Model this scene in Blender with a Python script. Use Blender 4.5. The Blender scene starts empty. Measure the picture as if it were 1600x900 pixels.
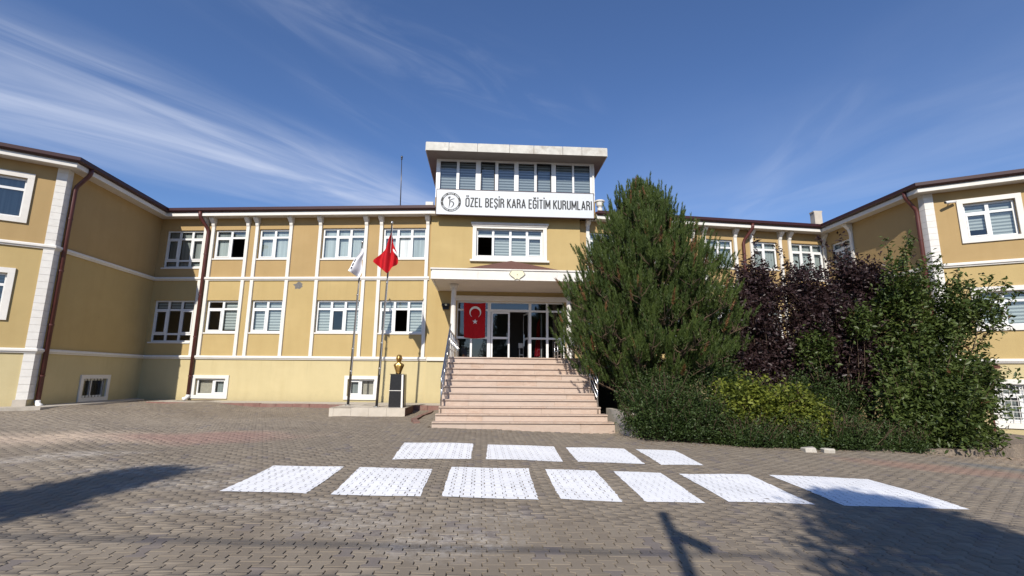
import bpy, math, random
import numpy as np
from mathutils import Matrix, Vector
random.seed(7); RNG = np.random.default_rng(11)
SC = bpy.context.scene; COL = SC.collection
R = math.radians

# ---------------------------------------------------------------- camera
cam = bpy.data.cameras.new('camera'); cam.sensor_width = 36; cam.lens = 36*754.26/1600
cam.clip_start = .05; cam.clip_end = 6000
co = bpy.data.objects.new('camera', cam); COL.objects.link(co); SC.camera = co
rt, up, fw = (0.99995469,-0.00168791,0.00936801), (-0.00951885,-0.17731513,0.98410809), (0,0.98415268,0.17732316)
co.matrix_world = Matrix(((rt[0],up[0],-fw[0],0),(rt[1],up[1],-fw[1],0),(rt[2],up[2],-fw[2],1.4),(0,0,0,1)))

# ---------------------------------------------------------------- light
SUN_EL = math.atan(.70); SUN_DIR = Vector((-.19,-.98,0)).normalized()*math.cos(SUN_EL) + Vector((0,0,math.sin(SUN_EL)))
sl = bpy.data.lights.new('sun', 'SUN'); sl.energy = 4.85; sl.angle = R(.53); sl.color = (1,.93,.82)
so = bpy.data.objects.new('sun', sl); COL.objects.link(so); so.location = (-3,-16,20)
so.rotation_euler = (-SUN_DIR).to_track_quat('-Z','Y').to_euler()
SC.view_settings.view_transform = 'Standard'; SC.view_settings.look = 'None'
SC.view_settings.exposure = 0.2; SC.view_settings.gamma = 1
W = bpy.data.worlds.new('World'); SC.world = W; W.use_nodes = True
def world():
    nt = W.node_tree; nt.nodes.clear(); N = nt.nodes.new; L = nt.links.new
    out = N('ShaderNodeOutputWorld'); bg = N('ShaderNodeBackground'); L(bg.outputs[0], out.inputs[0])
    bg.inputs[1].default_value = .098
    sky = N('ShaderNodeTexSky'); sky.sky_type = 'NISHITA'; sky.sun_disc = False
    sky.sun_elevation = SUN_EL; sky.sun_rotation = math.atan2(SUN_DIR.x, SUN_DIR.y)
    sky.altitude = 300; sky.air_density = 1.15; sky.dust_density = .25; sky.ozone_density = 4.5
    tc = N('ShaderNodeTexCoord'); sep = N('ShaderNodeSeparateXYZ'); L(tc.outputs['Generated'], sep.inputs[0])
    def M(op, a, b=None, c=None, clamp=False):
        m = N('ShaderNodeMath'); m.operation = op; m.use_clamp = clamp
        for i, v in enumerate((a, b, c)):
            if v is None: continue
            if isinstance(v, (int, float)): m.inputs[i].default_value = v
            else: L(v, m.inputs[i])
        return m.outputs[0]
    z = M('MAXIMUM', sep.outputs[2], .03)
    px, py = M('DIVIDE', sep.outputs[0], z), M('DIVIDE', sep.outputs[1], z)
    def streak(ax, ay, bx, by, width, wob, scale, stretch, lo, hi, seed):
        # a cirrus band along the line a-b of the cloud layer
        dx, dy = bx-ax, by-ay; l = math.hypot(dx, dy); dx /= l; dy /= l
        s = M('ADD', M('MULTIPLY', M('SUBTRACT', px, ax), dx), M('MULTIPLY', M('SUBTRACT', py, ay), dy))
        t = M('ADD', M('MULTIPLY', M('SUBTRACT', px, ax), -dy), M('MULTIPLY', M('SUBTRACT', py, ay), dx))
        cv = N('ShaderNodeCombineXYZ'); L(M('MULTIPLY', s, scale/stretch), cv.inputs[0]); L(M('MULTIPLY', t, scale), cv.inputs[1]); cv.inputs[2].default_value = seed
        nz = N('ShaderNodeTexNoise'); nz.inputs['Scale'].default_value = 1; nz.inputs['Detail'].default_value = 7; nz.inputs['Roughness'].default_value = .55; nz.inputs['Distortion'].default_value = .9
        L(cv.outputs[0], nz.inputs['Vector'])
        low = N('ShaderNodeTexNoise'); low.inputs['Scale'].default_value = 1.1; low.inputs['Detail'].default_value = 2
        cv2 = N('ShaderNodeCombineXYZ'); L(px, cv2.inputs[0]); L(py, cv2.inputs[1]); cv2.inputs[2].default_value = seed+3; L(cv2.outputs[0], low.inputs['Vector'])
        tw = M('ADD', t, M('MULTIPLY', M('SUBTRACT', low.outputs[0], .5), wob))
        band = M('SUBTRACT', 1, M('DIVIDE', M('ABSOLUTE', tw), width), clamp=True)
        band = M('POWER', band, 1.3)
        along = M('SUBTRACT', 1, M('POWER', M('ABSOLUTE', M('DIVIDE', M('SUBTRACT', s, l/2), l*.75)), 4), clamp=True)
        n = N('ShaderNodeMapRange'); n.interpolation_type = 'SMOOTHSTEP'; L(nz.outputs[0], n.inputs[0]); n.inputs[1].default_value = lo; n.inputs[2].default_value = hi
        return M('MULTIPLY', M('MULTIPLY', band, along), n.outputs[0])
    a = streak(-2.35, 1.35, -.45, 3.05, .62, .40, 3.4, 4, .10, .82, 1.3)
    a2 = streak(-2.1, 1.45, -.6, 2.85, .34, .35, 6.0, 5, .15, .88, 4.3)
    b = streak(-1.75, 1.05, -.75, 2.45, .34, .35, 5.5, 6, .25, .85, 5.1)
    c = streak(-.55, 1.10, .12, 1.70, .26, .45, 6, 3, .38, .85, 9.4)
    c2 = streak(-.9, 1.0, -.15, 2.6, .22, .5, 6, 5, .45, .9, 11.4)
    d = streak(1.2, 3.0, 2.3, 1.0, 1.3, .8, 1.5, 2, .10, 1.05, 14.2)
    e = streak(1.25, 1.75, 1.40, 2.9, .16, .25, 7, 4, .30, .85, 21.7)
    f = streak(1.5, 2.6, 2.3, 1.5, .26, .5, 4, 3, .35, .95, 27.7)
    tot = M('ADD', M('MULTIPLY', a, .56), M('MULTIPLY', a2, .30))
    for w_, k_ in ((b,.42),(c,.26),(c2,.14),(d,.26),(e,.16),(f,.10)): tot = M('ADD', tot, M('MULTIPLY', w_, k_))
    fade = N('ShaderNodeMapRange'); L(sep.outputs[2], fade.inputs[0]); fade.inputs[1].default_value = .03; fade.inputs[2].default_value = .22
    tot = M('MULTIPLY', tot, fade.outputs[0], clamp=True)
    mx = N('ShaderNodeMix'); mx.data_type = 'RGBA'; tn = N('ShaderNodeMix'); tn.data_type = 'RGBA'; tn.blend_type = 'MULTIPLY'; tn.inputs[0].default_value = 1; L(sky.outputs[0], tn.inputs[6]); tn.inputs[7].default_value = (.84,.93,1.15,1)
    L(tot, mx.inputs[0]); L(tn.outputs[2], mx.inputs[6]); mx.inputs[7].default_value = (7.2, 7.7, 9.0, 1)
    L(mx.outputs[2], bg.inputs[0])
world()

# ---------------------------------------------------------------- materials
class Mat:
    def __init__(s, name, rough=.8, metallic=0, spec=.3):
        s.m = bpy.data.materials.new(name); s.m.use_nodes = True; s.nt = s.m.node_tree
        s.b = s.nt.nodes['Principled BSDF']; s.b.inputs['Roughness'].default_value = rough; s.b.inputs['Metallic'].default_value = metallic
        s.b.inputs['Specular IOR Level'].default_value = spec; s.geo = None
    def N(s, t): return s.nt.nodes.new(t)
    def L(s, a, b): s.nt.links.new(a, b)
    def pos(s):
        if s.geo is None: s.geo = s.N('ShaderNodeNewGeometry')
        return s.geo.outputs['Position']
    def noise(s, scale, detail=4, rough=.6, stretch=None, dist=0):
        n = s.N('ShaderNodeTexNoise'); n.inputs['Scale'].default_value = scale; n.inputs['Detail'].default_value = detail; n.inputs['Roughness'].default_value = rough; n.inputs['Distortion'].default_value = dist
        v = s.pos()
        if stretch:
            mp = s.N('ShaderNodeMapping'); mp.inputs['Scale'].default_value = stretch; s.L(v, mp.inputs[0]); v = mp.outputs[0]
        s.L(v, n.inputs['Vector']); return n.outputs[0]
    def rng(s, v, a, b, c=0, d=1):
        n = s.N('ShaderNodeMapRange'); s.L(v, n.inputs[0])
        for i, x in enumerate((a, b, c, d)): n.inputs[i+1].default_value = x
        return n.outputs[0]
    def math(s, op, a, b=None, clamp=False):
        n = s.N('ShaderNodeMath'); n.operation = op; n.use_clamp = clamp
        for i, v in enumerate((a, b)):
            if v is None: continue
            if isinstance(v, (int, float)): n.inputs[i].default_value = v
            else: s.L(v, n.inputs[i])
        return n.outputs[0]
    def mix(s, f, a, b, mode='MIX'):
        n = s.N('ShaderNodeMix'); n.data_type = 'RGBA'; n.blend_type = mode
        for sock, v in ((n.inputs[0], f), (n.inputs[6], a), (n.inputs[7], b)):
            if isinstance(v, (int, float)): sock.default_value = v
            elif isinstance(v, tuple): sock.default_value = (*v, 1)
            else: s.L(v, sock)
        return n.outputs[2]
    def color(s, c):
        if isinstance(c, tuple): s.b.inputs['Base Color'].default_value = (*c, 1)
        else: s.L(c, s.b.inputs['Base Color'])
        return s
    def bump(s, h, strength=.3, dist=.01):
        n = s.N('ShaderNodeBump'); n.inputs['Strength'].default_value = strength; n.inputs['Distance'].default_value = dist
        s.L(h, n.inputs['Height']); s.L(n.outputs[0], s.b.inputs['Normal']); return s
def stucco(name, c, dirt=.16):
    m = Mat(name, .9, spec=.15)
    big = m.rng(m.noise(.9, 5, .65), .3, .7); st = m.rng(m.noise(2.2, 4, .6, (1,1,.12)), .48, .8)
    col = m.mix(m.math('MULTIPLY', big, dirt*3), c, tuple(x*.86 for x in c))
    col = m.mix(m.math('MULTIPLY', st, dirt*2), col, tuple(x*f for x, f in zip(c, (.80,.76,.70))))
    pale = m.rng(m.noise(.45, 3, .5, (1,1,1.6)), .55, .75)
    col = m.mix(m.math('MULTIPLY', pale, dirt*1.6), col, tuple(min(1, x*1.15+.03) for x in c))
    sp = m.rng(m.noise(7, 2, .5), .74, .80)
    col = m.mix(m.math('MULTIPLY', sp, .35), col, tuple(x*.55 for x in c))
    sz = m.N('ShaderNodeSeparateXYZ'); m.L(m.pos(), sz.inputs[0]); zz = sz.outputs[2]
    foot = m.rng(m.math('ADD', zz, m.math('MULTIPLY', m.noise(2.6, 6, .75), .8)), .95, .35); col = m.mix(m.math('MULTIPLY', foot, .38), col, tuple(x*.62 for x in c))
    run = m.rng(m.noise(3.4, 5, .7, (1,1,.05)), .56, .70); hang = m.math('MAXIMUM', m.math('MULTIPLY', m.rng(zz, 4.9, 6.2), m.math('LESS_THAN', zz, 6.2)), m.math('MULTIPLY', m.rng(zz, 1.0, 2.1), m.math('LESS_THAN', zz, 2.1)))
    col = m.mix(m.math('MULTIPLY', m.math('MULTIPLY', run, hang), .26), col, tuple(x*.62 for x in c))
    m.color(col); m.bump(m.noise(70, 3, .6), .22, .008); return m.m
def plain(name, c, rough=.7, var=.06, scale=3, metallic=0, spec=.3, bump=0, dirt=None):
    m = Mat(name, rough, metallic, spec); n = m.rng(m.noise(scale, 5, .65), .3, .7)
    col = m.mix(n, tuple(x*(1-var) for x in c), tuple(min(1, x*(1+var)) for x in c))
    if dirt:
        d = m.rng(m.noise(1.3, 6, .7), .52, .75); col = m.mix(m.math('MULTIPLY', d, dirt[3]), col, dirt[:3])
    m.color(col)
    if bump: m.bump(m.noise(45, 3, .6), bump, .006)
    return m.m
M_ = {}
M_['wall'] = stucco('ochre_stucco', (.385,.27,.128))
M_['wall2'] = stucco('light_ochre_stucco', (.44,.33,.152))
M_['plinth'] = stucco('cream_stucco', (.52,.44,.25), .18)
M_['white'] = plain('white_trim', (.66,.64,.60), .75, .04, 2.5, dirt=(.5,.45,.38,.25), bump=.1)
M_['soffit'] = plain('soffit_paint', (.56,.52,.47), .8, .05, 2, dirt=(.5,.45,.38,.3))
M_['quoin'] = plain('quoin_paint', (.66,.64,.60), .8, .06, 5, dirt=(.45,.40,.33,.3), bump=.3)
M_['upvc'] = plain('upvc_frame', (.68,.69,.69), .35, .02, 3, spec=.5)
M_['maroon'] = plain('maroon_metal', (.035,.007,.009), .5, .15, 2, spec=.5)
M_['rust'] = plain('brown_downspout', (.085,.022,.017), .45, .12, 3, spec=.5)
M_['roof'] = plain('dark_red_roof', (.12,.035,.03), .6, .12, 2)
M_['canopyroof'] = plain('brown_shingle', (.13,.065,.05), .85, .2, 20, bump=.3)
M_['fasciapanel'] = plain('weathered_cladding', (.50,.49,.45), .6, .16, 2.5, dirt=(.20,.14,.09,.6))
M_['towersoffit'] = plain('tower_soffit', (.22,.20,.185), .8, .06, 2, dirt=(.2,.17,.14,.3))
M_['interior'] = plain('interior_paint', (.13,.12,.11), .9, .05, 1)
M_['board'] = plain('beige_board', (.50,.44,.37), .8, .1, 6)
M_['signwhite'] = plain('sign_white', (.56,.59,.62), .45, .015, 1.5)
M_['black'] = plain('black_letter', (.022,.024,.026), .5, .05, 3)
M_['steel'] = plain('stainless_steel', (.55,.55,.54), .28, .08, 12, metallic=1)
M_['pole'] = plain('flagpole_metal', (.13,.12,.11), .4, .15, 9, metallic=.9)
M_['red'] = plain('red_cloth', (.42,.004,.010), .8, .10, 5)
M_['whitecloth'] = plain('white_cloth', (.76,.76,.78), .85, .04, 5)
M_['gold'] = plain('gold_paint', (.62,.38,.12), .38, .15, 25, metallic=1)
M_['granite'] = plain('black_granite', (.018,.018,.02), .25, .3, 40, spec=.5)
M_['whitemarble'] = plain('white_marble', (.74,.71,.66), .5, .05, 5)
M_['plat'] = plain('platform_tile', (.50,.45,.38), .6, .08, 3, dirt=(.3,.26,.2,.4))
M_['conc'] = plain('old_concrete', (.34,.30,.25), .9, .14, 3, bump=.5, dirt=(.16,.14,.11,.5))
M_['conclight'] = plain('pale_concrete', (.45,.41,.35), .9, .12, 3, bump=.4, dirt=(.2,.17,.13,.5))
M_['redkerb'] = plain('red_kerb', (.21,.115,.095), .9, .18, 4, bump=.4, dirt=(.25,.2,.16,.6))
M_['darkplastic'] = plain('dark_plastic', (.02,.02,.022), .4, .1, 4)
M_['whiteplastic'] = plain('white_plastic', (.75,.75,.74), .4, .03, 4)
M_['terracotta'] = plain('terracotta', (.30,.11,.05), .8, .1, 6)
M_['bark'] = plain('bark', (.11,.075,.05), .95, .3, 14, bump=.8)
M_['woodbeam'] = plain('brown_beam', (.11,.035,.025), .6, .15, 5)
M_['scar'] = plain('bare_render', (.15,.145,.14), .95, .25, 12, bump=.6)
M_['stone'] = plain('white_stone', (.44,.41,.36), .9, .12, 8, bump=.5)
M_['cream'] = plain('cream_ornament', (.72,.68,.48), .7, .06, 8)
M_['lens'] = plain('grey_ornament', (.35,.33,.28), .6, .1, 8)
def marble():
    m = Mat('pink_marble', .5, spec=.35)
    v = m.rng(m.noise(3.2, 7, .7, (1,1,2.4), 1.5), .42, .62); w = m.rng(m.noise(9, 5, .7, None, 2.5), .60, .72)
    oi = m.N('ShaderNodeObjectInfo'); 
    col = m.mix(v, (.41,.295,.225), (.50,.39,.31)); col = m.mix(m.math('MULTIPLY', oi.outputs['Random'], .9), col, (.46,.375,.315))
    col = m.mix(m.math('MULTIPLY', w, .6), col, (.36,.215,.145))
    d = m.rng(m.noise(1.7, 6, .75), .5, .8); col = m.mix(m.math('MULTIPLY', d, .35), col, (.29,.235,.185))
    m.color(col); m.bump(m.noise(25, 3, .6), .1, .004); return m.m
M_['marble'] = marble()
def glass(name, tint=(.8,.85,.85), k=1.25, base=.06):
    m = bpy.data.materials.new(name); m.use_nodes = True; nt = m.node_tree; nt.nodes.clear(); N = nt.nodes.new
    o = N('ShaderNodeOutputMaterial'); mx = N('ShaderNodeMixShader'); t = N('ShaderNodeBsdfTransparent'); g = N('ShaderNodeBsdfGlossy'); f = N('ShaderNodeFresnel')
    t.inputs[0].default_value = (*tint, 1); g.inputs['Roughness'].default_value = .015; f.inputs[0].default_value = 1.52
    ma = N('ShaderNodeMath'); ma.operation = 'MULTIPLY_ADD'; ma.inputs[1].default_value = k; ma.inputs[2].default_value = base; ma.use_clamp = True
    nz = N('ShaderNodeTexNoise'); nz.inputs['Scale'].default_value = 1.6; bp = N('ShaderNodeBump'); bp.inputs['Strength'].default_value = .05; bp.inputs['Distance'].default_value = .05
    ge = N('ShaderNodeNewGeometry'); L = nt.links.new; L(ge.outputs['Position'], nz.inputs['Vector']); L(nz.outputs[0], bp.inputs['Height']); L(bp.outputs[0], g.inputs['Normal'])
    L(f.outputs[0], ma.inputs[0]); L(ma.outputs[0], mx.inputs[0]); L(t.outputs[0], mx.inputs[1]); L(g.outputs[0], mx.inputs[2]); L(mx.outputs[0], o.inputs[0])
    return m
M_['glass'] = glass('window_glass'); M_['darkglass'] = glass('dark_glass', (.52,.55,.56), 1.2, .06)
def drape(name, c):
    m = Mat(name, .9, spec=.1); n = m.rng(m.noise(9, 2, .5, (1,1,.03)), .35, .65); m.color(m.mix(n, tuple(x*.80 for x in c), tuple(min(1,x*1.08) for x in c))); return m.m  # shading of the vertical folds is painted into the colour
M_['curtain'] = drape('white_curtain', (.56,.60,.61)); M_['gcurtain_shade'] = drape('grey_curtain_and_shade', (.36,.38,.38))  # grey copy also paints in shade and reflections on some panes
def zebra(name, a, b):
    m = Mat(name, .85, spec=.1); sp = m.N('ShaderNodeSeparateXYZ'); m.L(m.pos(), sp.inputs[0])
    oi = m.N('ShaderNodeObjectInfo'); f = m.math('FRACT', m.math('ADD', m.math('MULTIPLY', m.math('ADD', sp.outputs[2], 5), 1/.15), oi.outputs['Random'])); f = m.math('ABSOLUTE', m.math('SUBTRACT', f, .5))
    m.color(m.mix(m.rng(f, .20, .30), a, b)); return m.m
M_['zebra'] = zebra('day_night_blind', (.62,.65,.65), (.30,.32,.33))
M_['gzebra'] = zebra('grey_day_night_blind', (.42,.46,.50), (.17,.19,.215))
def leafmat(name, c1, c2, rough=.55, trans=.25, tcol=None, c3=None):
    m = Mat(name, rough, spec=.3); at = m.N('ShaderNodeAttribute'); at.attribute_name = 'tone'
    n = m.rng(m.noise(1.2, 3, .6), .35, .65)
    col = m.mix(at.outputs['Fac'], c1, c2); col = m.mix(m.math('MULTIPLY', n, .35), col, tuple(x*.6 for x in c1))
    if c3: col = m.mix(m.rng(at.outputs['Fac'], .93, .96), col, c3)
    m.color(col); tr = m.N('ShaderNodeBsdfTranslucent'); mx = m.N('ShaderNodeMixShader'); mx.inputs[0].default_value = trans
    tm = m.mix(1.0, col, tcol or (1.0,1.0,.5), 'MULTIPLY'); m.L(tm, tr.inputs[0])
    out = m.nt.nodes['Material Output']; m.L(m.b.outputs[0], mx.inputs[1]); m.L(tr.outputs[0], mx.inputs[2]); m.L(mx.outputs[0], out.inputs[0]); return m.m
M_['needle'] = leafmat('pine_needles', (.042,.072,.018), (.105,.145,.034), .5, .18, c3=(.20,.10,.045))
M_['purple'] = leafmat('purple_leaves', (.024,.013,.014), (.058,.034,.034), .42, .12, (1,.6,.5))
M_['green'] = leafmat('cherry_leaves', (.036,.060,.016), (.125,.165,.040), .45, .25, c3=(.12,.06,.03))
M_['hedge'] = leafmat('hedge_leaves', (.026,.048,.014), (.068,.105,.026), .5, .22)
M_['yellow'] = leafmat('yellow_green_leaves', (.05,.08,.015), (.30,.33,.05), .5, .35)
M_['backtree'] = leafmat('distant_leaves', (.03,.06,.02), (.06,.10,.03), .6, .2)

# ---------------------------------------------------------------- helpers
WM = {}
def link(o, parent=None):
    COL.objects.link(o)
    if parent is not None:
        o.parent = parent; o.matrix_parent_inverse = WM[parent.name].inverted()
    WM[o.name] = o.matrix_basis.copy() if parent is None else (WM[parent.name] @ o.matrix_parent_inverse @ o.matrix_basis)
    return o
def tag(o, label=None, cat=None, group=None, kind=None):
    for k, v in (('label', label), ('category', cat), ('group', group), ('kind', kind)):
        if v: o[k] = v
    return o
def empty(name, loc, label=None, cat=None, group=None):
    o = bpy.data.objects.new(name, None); o.empty_display_size = .2; o.location = loc; o.matrix_basis = Matrix.Translation(loc)
    link(o); return tag(o, label, cat, group)
class MB:
    def __init__(s): s.v = []; s.f = []
    def face(s, pts):
        i = len(s.v); s.v += [tuple(p) for p in pts]; s.f.append(tuple(range(i, i+len(pts))))
    def hexa(s, p):   # 8 corners: bottom 4 ccw, top 4
        i = len(s.v); s.v += [tuple(q) for q in p]
        s.f += [tuple(i+k for k in q) for q in ((3,2,1,0),(4,5,6,7),(0,1,5,4),(1,2,6,5),(2,3,7,6),(3,0,4,7))]
    def tube(s, pts, r, n=8, caps=True):
        pts = [Vector(p) for p in pts]; rs = r if isinstance(r, (list, tuple)) else [r]*len(pts); base = len(s.v); prev = None
        for i, p in enumerate(pts):
            t = ((pts[min(i+1, len(pts)-1)]-p).normalized() + (p-pts[max(i-1, 0)]).normalized())
            t = t.normalized() if t.length > 1e-6 else Vector((0,0,1))
            if prev is None: a = Vector((0,0,1)).cross(t); a = a if a.length > .05 else Vector((1,0,0)).cross(t)
            else: a = prev - t*prev.dot(t)
            a.normalize(); prev = a; b = t.cross(a)
            for k in range(n):
                q = 2*math.pi*k/n; s.v.append(tuple(p+(a*math.cos(q)+b*math.sin(q))*rs[i]))
        for i in range(len(pts)-1):
            for k in range(n):
                k2 = (k+1) % n; s.f.append((base+i*n+k, base+i*n+k2, base+(i+1)*n+k2, base+(i+1)*n+k))
        if caps: s.f.append(tuple(base+k for k in reversed(range(n)))); s.f.append(tuple(base+(len(pts)-1)*n+k for k in range(n)))
    def rings(s, rings, n=24, caps=True):   # rings of (cx, cy, z, rx, ry)
        base = len(s.v)
        for cx, cy, z, rx, ry in rings:
            for k in range(n): q = 2*math.pi*k/n; s.v.append((cx+rx*math.cos(q), cy+ry*math.sin(q), z))
        for i in range(len(rings)-1):
            for k in range(n): k2 = (k+1) % n; s.f.append((base+i*n+k, base+i*n+k2, base+(i+1)*n+k2, base+(i+1)*n+k))
        if caps: s.f.append(tuple(base+k for k in reversed(range(n)))); s.f.append(tuple(base+(len(rings)-1)*n+k for k in range(n)))
    def build(s, name, mat, parent=None, smooth=False):
        me = bpy.data.meshes.new(name); me.from_pydata(s.v, [], s.f); me.materials.append(M_[mat] if isinstance(mat, str) else mat)
        if smooth: me.polygons.foreach_set('use_smooth', [True]*len(me.polygons))
        o = bpy.data.objects.new(name, me); return link(o, parent)
class Frame:   # a wall plane: u along, z up, d outwards
    def __init__(s, P, Q):
        s.o = Vector((P[0], P[1], 0)); d = Vector((Q[0]-P[0], Q[1]-P[1], 0)); s.len = d.length; s.d = d.normalized(); s.n = Vector((s.d.y, -s.d.x, 0))
    def p(s, u, z, d=0): return s.o + s.d*u + s.n*d + Vector((0,0,z))
    def box(s, mb, u0, u1, z0, z1, d0, d1):
        P = s.p; mb.hexa([P(u0,z0,d1), P(u1,z0,d1), P(u1,z0,d0), P(u0,z0,d0), P(u0,z1,d1), P(u1,z1,d1), P(u1,z1,d0), P(u0,z1,d0)])
    def mbox(s, name, mat, parent, *a):
        mb = MB(); s.box(mb, *a); return mb.build(name, mat, parent)
def AZ(P, deg, l): return (P[0]+math.cos(R(deg))*l, P[1]+math.sin(R(deg))*l)
def G(x, y):      # the forecourt falls towards the right
    def sp(t, w): return 0 if t < -w else (t if t > w else (t+w)**2/(4*w))
    def sm(t): t = max(0, min(1, t)); return t*t*(3-2*t)
    return -.03*sp(x+2, 1.5) - .05*sp(x-10, 2.0) - (.28*sm((y-12.5)/7.2)-.17*sm((y-21.4)/1.5))*sm((-2.2-x)/1.4)*sm((x+15)/4)
def offset_line(pts, d):
    out = []
    for i, p in enumerate(pts):
        ns = []
        if i > 0: a = Vector(p)-Vector(pts[i-1]); ns.append(Vector((a.y, -a.x)).normalized())
        if i < len(pts)-1: a = Vector(pts[i+1])-Vector(p); ns.append(Vector((a.y, -a.x)).normalized())
        if len(ns) == 2: m = (ns[0]+ns[1]); m = m/ (1+ns[0].dot(ns[1])); q = Vector(p)+m*d
        else: q = Vector(p)+ns[0]*d
        out.append((q.x, q.y))
    return out
def sweep(name, pts, prof, mat, parent, caps=True):
    mb = MB(); n = len(prof); lines = [offset_line(pts, d) for d, z in prof]
    for i in range(len(pts)):
        for k, (d, z) in enumerate(prof): mb.v.append((*lines[k][i], z))
    for i in range(len(pts)-1):
        for k in range(n): k2 = (k+1) % n; mb.f.append((i*n+k, i*n+k2, (i+1)*n+k2, (i+1)*n+k))
    if caps: mb.f.append(tuple(reversed(range(n)))); mb.f.append(tuple((len(pts)-1)*n+k for k in range(n)))
    return mb.build(name, mat, parent)

# ---------------------------------------------------------------- building corners from image pixels, main facade bent into facets to match
B = (-18.455, 18.879); A = (-19.176, 25.392); MCL = (-4.27, 24.50); MCR = (3.59, 24.94); RC = (18.16, 27.15); K = (18.62, 20.78)
LWP = AZ(B, 32.83, -5.0); RWQ = AZ(K, -26.7, 4.6)
F_LW = Frame(LWP, B); F_LS = Frame(B, A); F_ML = Frame(A, MCL); F_MC = Frame(MCL, MCR); F_MR = Frame(MCR, RC); F_RS = Frame(RC, K); F_RW = Frame(K, RWQ)
F_MC.o = F_MC.o + F_MC.n*.12      # the middle bay stands slightly proud
HS = 9.617
bld = empty('school_building', (0, 24.7, 0), 'long two-storey yellow school building with white trim, angled wings and a glazed rooftop room', 'building')

def wall(fr, u0, u1, z0, z1, holes, mat, name='wall', thick=.22):
    us = sorted({u0, u1, *[h[0] for h in holes], *[h[1] for h in holes]}); zs = sorted({z0, z1, *[h[2] for h in holes], *[h[3] for h in holes]})
    us = [u for u in us if u0 <= u <= u1]; zs = [z for z in zs if z0 <= z <= z1]; mb = MB()
    for i in range(len(us)-1):
        for j in range(len(zs)-1):
            cu, cz = (us[i]+us[i+1])/2, (zs[j]+zs[j+1])/2
            if any(h[0] < cu < h[1] and h[2] < cz < h[3] for h in holes): continue
            mb.face([fr.p(us[i],zs[j]), fr.p(us[i+1],zs[j]), fr.p(us[i+1],zs[j+1]), fr.p(us[i],zs[j+1])])
            mb.face([fr.p(us[i],zs[j+1],-thick), fr.p(us[i+1],zs[j+1],-thick), fr.p(us[i+1],zs[j],-thick), fr.p(us[i],zs[j],-thick)])
    for h in holes:
        a, b, c, e = max(h[0],u0), min(h[1],u1), max(h[2],z0), min(h[3],z1)
        if a >= b or c >= e: continue
        mb.face([fr.p(a,c), fr.p(a,c,-thick), fr.p(a,e,-thick), fr.p(a,e)]); mb.face([fr.p(b,c,-thick), fr.p(b,c), fr.p(b,e), fr.p(b,e,-thick)])
        if e == h[3]: mb.face([fr.p(a,e,-thick), fr.p(b,e,-thick), fr.p(b,e), fr.p(a,e)])
        if c == h[2] and c > z0-.001: mb.face([fr.p(a,c), fr.p(b,c), fr.p(b,c,-thick), fr.p(a,c,-thick)])
    return mb.build(name, mat, bld)

def window(fr, u0, u1, z0, z1, cols, rows, back, rec=.10, sill=True, glassm='glass', fw_=.085, mw=.12, sashes=(), open_=()):
    """cols / rows: fractions of the mullions; back: blind kind per cell, row by row from the top"""
    mb = MB(); d1, d0 = -rec, -rec-.07
    fr.box(mb, u0, u1, z0, z0+fw_, d0, d1); fr.box(mb, u0, u1, z1-fw_, z1, d0, d1)
    fr.box(mb, u0, u0+fw_, z0+fw_, z1-fw_, d0, d1); fr.box(mb, u1-fw_, u1, z0+fw_, z1-fw_, d0, d1)
    cu = [0]+list(cols)+[1]; rz = [1]+list(rows)+[0]; w, h = u1-u0, z1-z0
    for c in cols: fr.box(mb, u0+w*c-mw/2, u0+w*c+mw/2, z0+fw_, z1-fw_, d0+.005, d1-.004)
    for r_ in rows: fr.box(mb, u0+fw_, u1-fw_, z0+h*r_-mw*.42, z0+h*r_+mw*.42, d0+.01, d1-.008)
    win = mb.build('window', 'upvc', bld); k = 0
    for j in range(len(rz)-1):
        for i in range(len(cu)-1):
            a = u0+w*cu[i]+(fw_ if i == 0 else mw/2); b = u0+w*cu[i+1]-(fw_ if i == len(cu)-2 else mw/2)
            t = z0+h*rz[j]-(fw_ if j == 0 else mw*.42); e = z0+h*rz[j+1]+(fw_ if j == len(rz)-2 else mw*.42)
            kind = back[k] if k < len(back) else back[-1]
            if (j, i) in sashes:
                s = MB(); q = .055
                for bx in ((a,b,e,e+q),(a,b,t-q,t),(a,a+q,e+q,t-q),(b-q,b,e+q,t-q)): fr.box(s, *bx, d0+.02, d1+.018)
                s.build('sash', 'upvc', win); a += q; b -= q; t -= q; e += q
            if (j, i) not in open_:
                g = MB(); dm = (d0+d1)/2; g.face([fr.p(a,e,dm), fr.p(b,e,dm), fr.p(b,t,dm), fr.p(a,t,dm)]); g.build('pane', glassm, win)
            if kind != 'd':
                drop = (WR.uniform(.08,.38) if kind == 'z' and j == 1 and WR.random() < .3 else 0); kk = kind
                if kind.startswith('h'): drop = .35; kk = kind[1:]
                g = MB(); dm = d0-.09; a2, b2 = a-.03, b+.03
                g.face([fr.p(a2,e-.05+drop*(t-e),dm), fr.p(b2,e-.05+drop*(t-e),dm), fr.p(b2,t+.05,dm), fr.p(a2,t+.05,dm)])
                g.build('blind', {'z':'zebra','c':'curtain','g':'gcurtain_shade','b':'board','y':'gzebra'}[kk], win)
            k += 1
    if sill:
        s = MB(); fr.box(s, u0-.06, u1+.03, z0-.075, z0-.003, -rec-.01, .05); s.build('sill', 'white', win)
    return win
def surround(fr, u0, u1, z0, z1, w=.2, d=.07):
    mb = MB()
    fr.box(mb, u0, u1, z0, z0+w, 0, d); fr.box(mb, u0, u1, z1-w, z1, 0, d); fr.box(mb, u0, u0+w, z0+w, z1-w, 0, d-.003); fr.box(mb, u1-w, u1, z0+w, z1-w, 0, d-.003)
    return mb.build('window_surround', 'white', bld)

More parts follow.
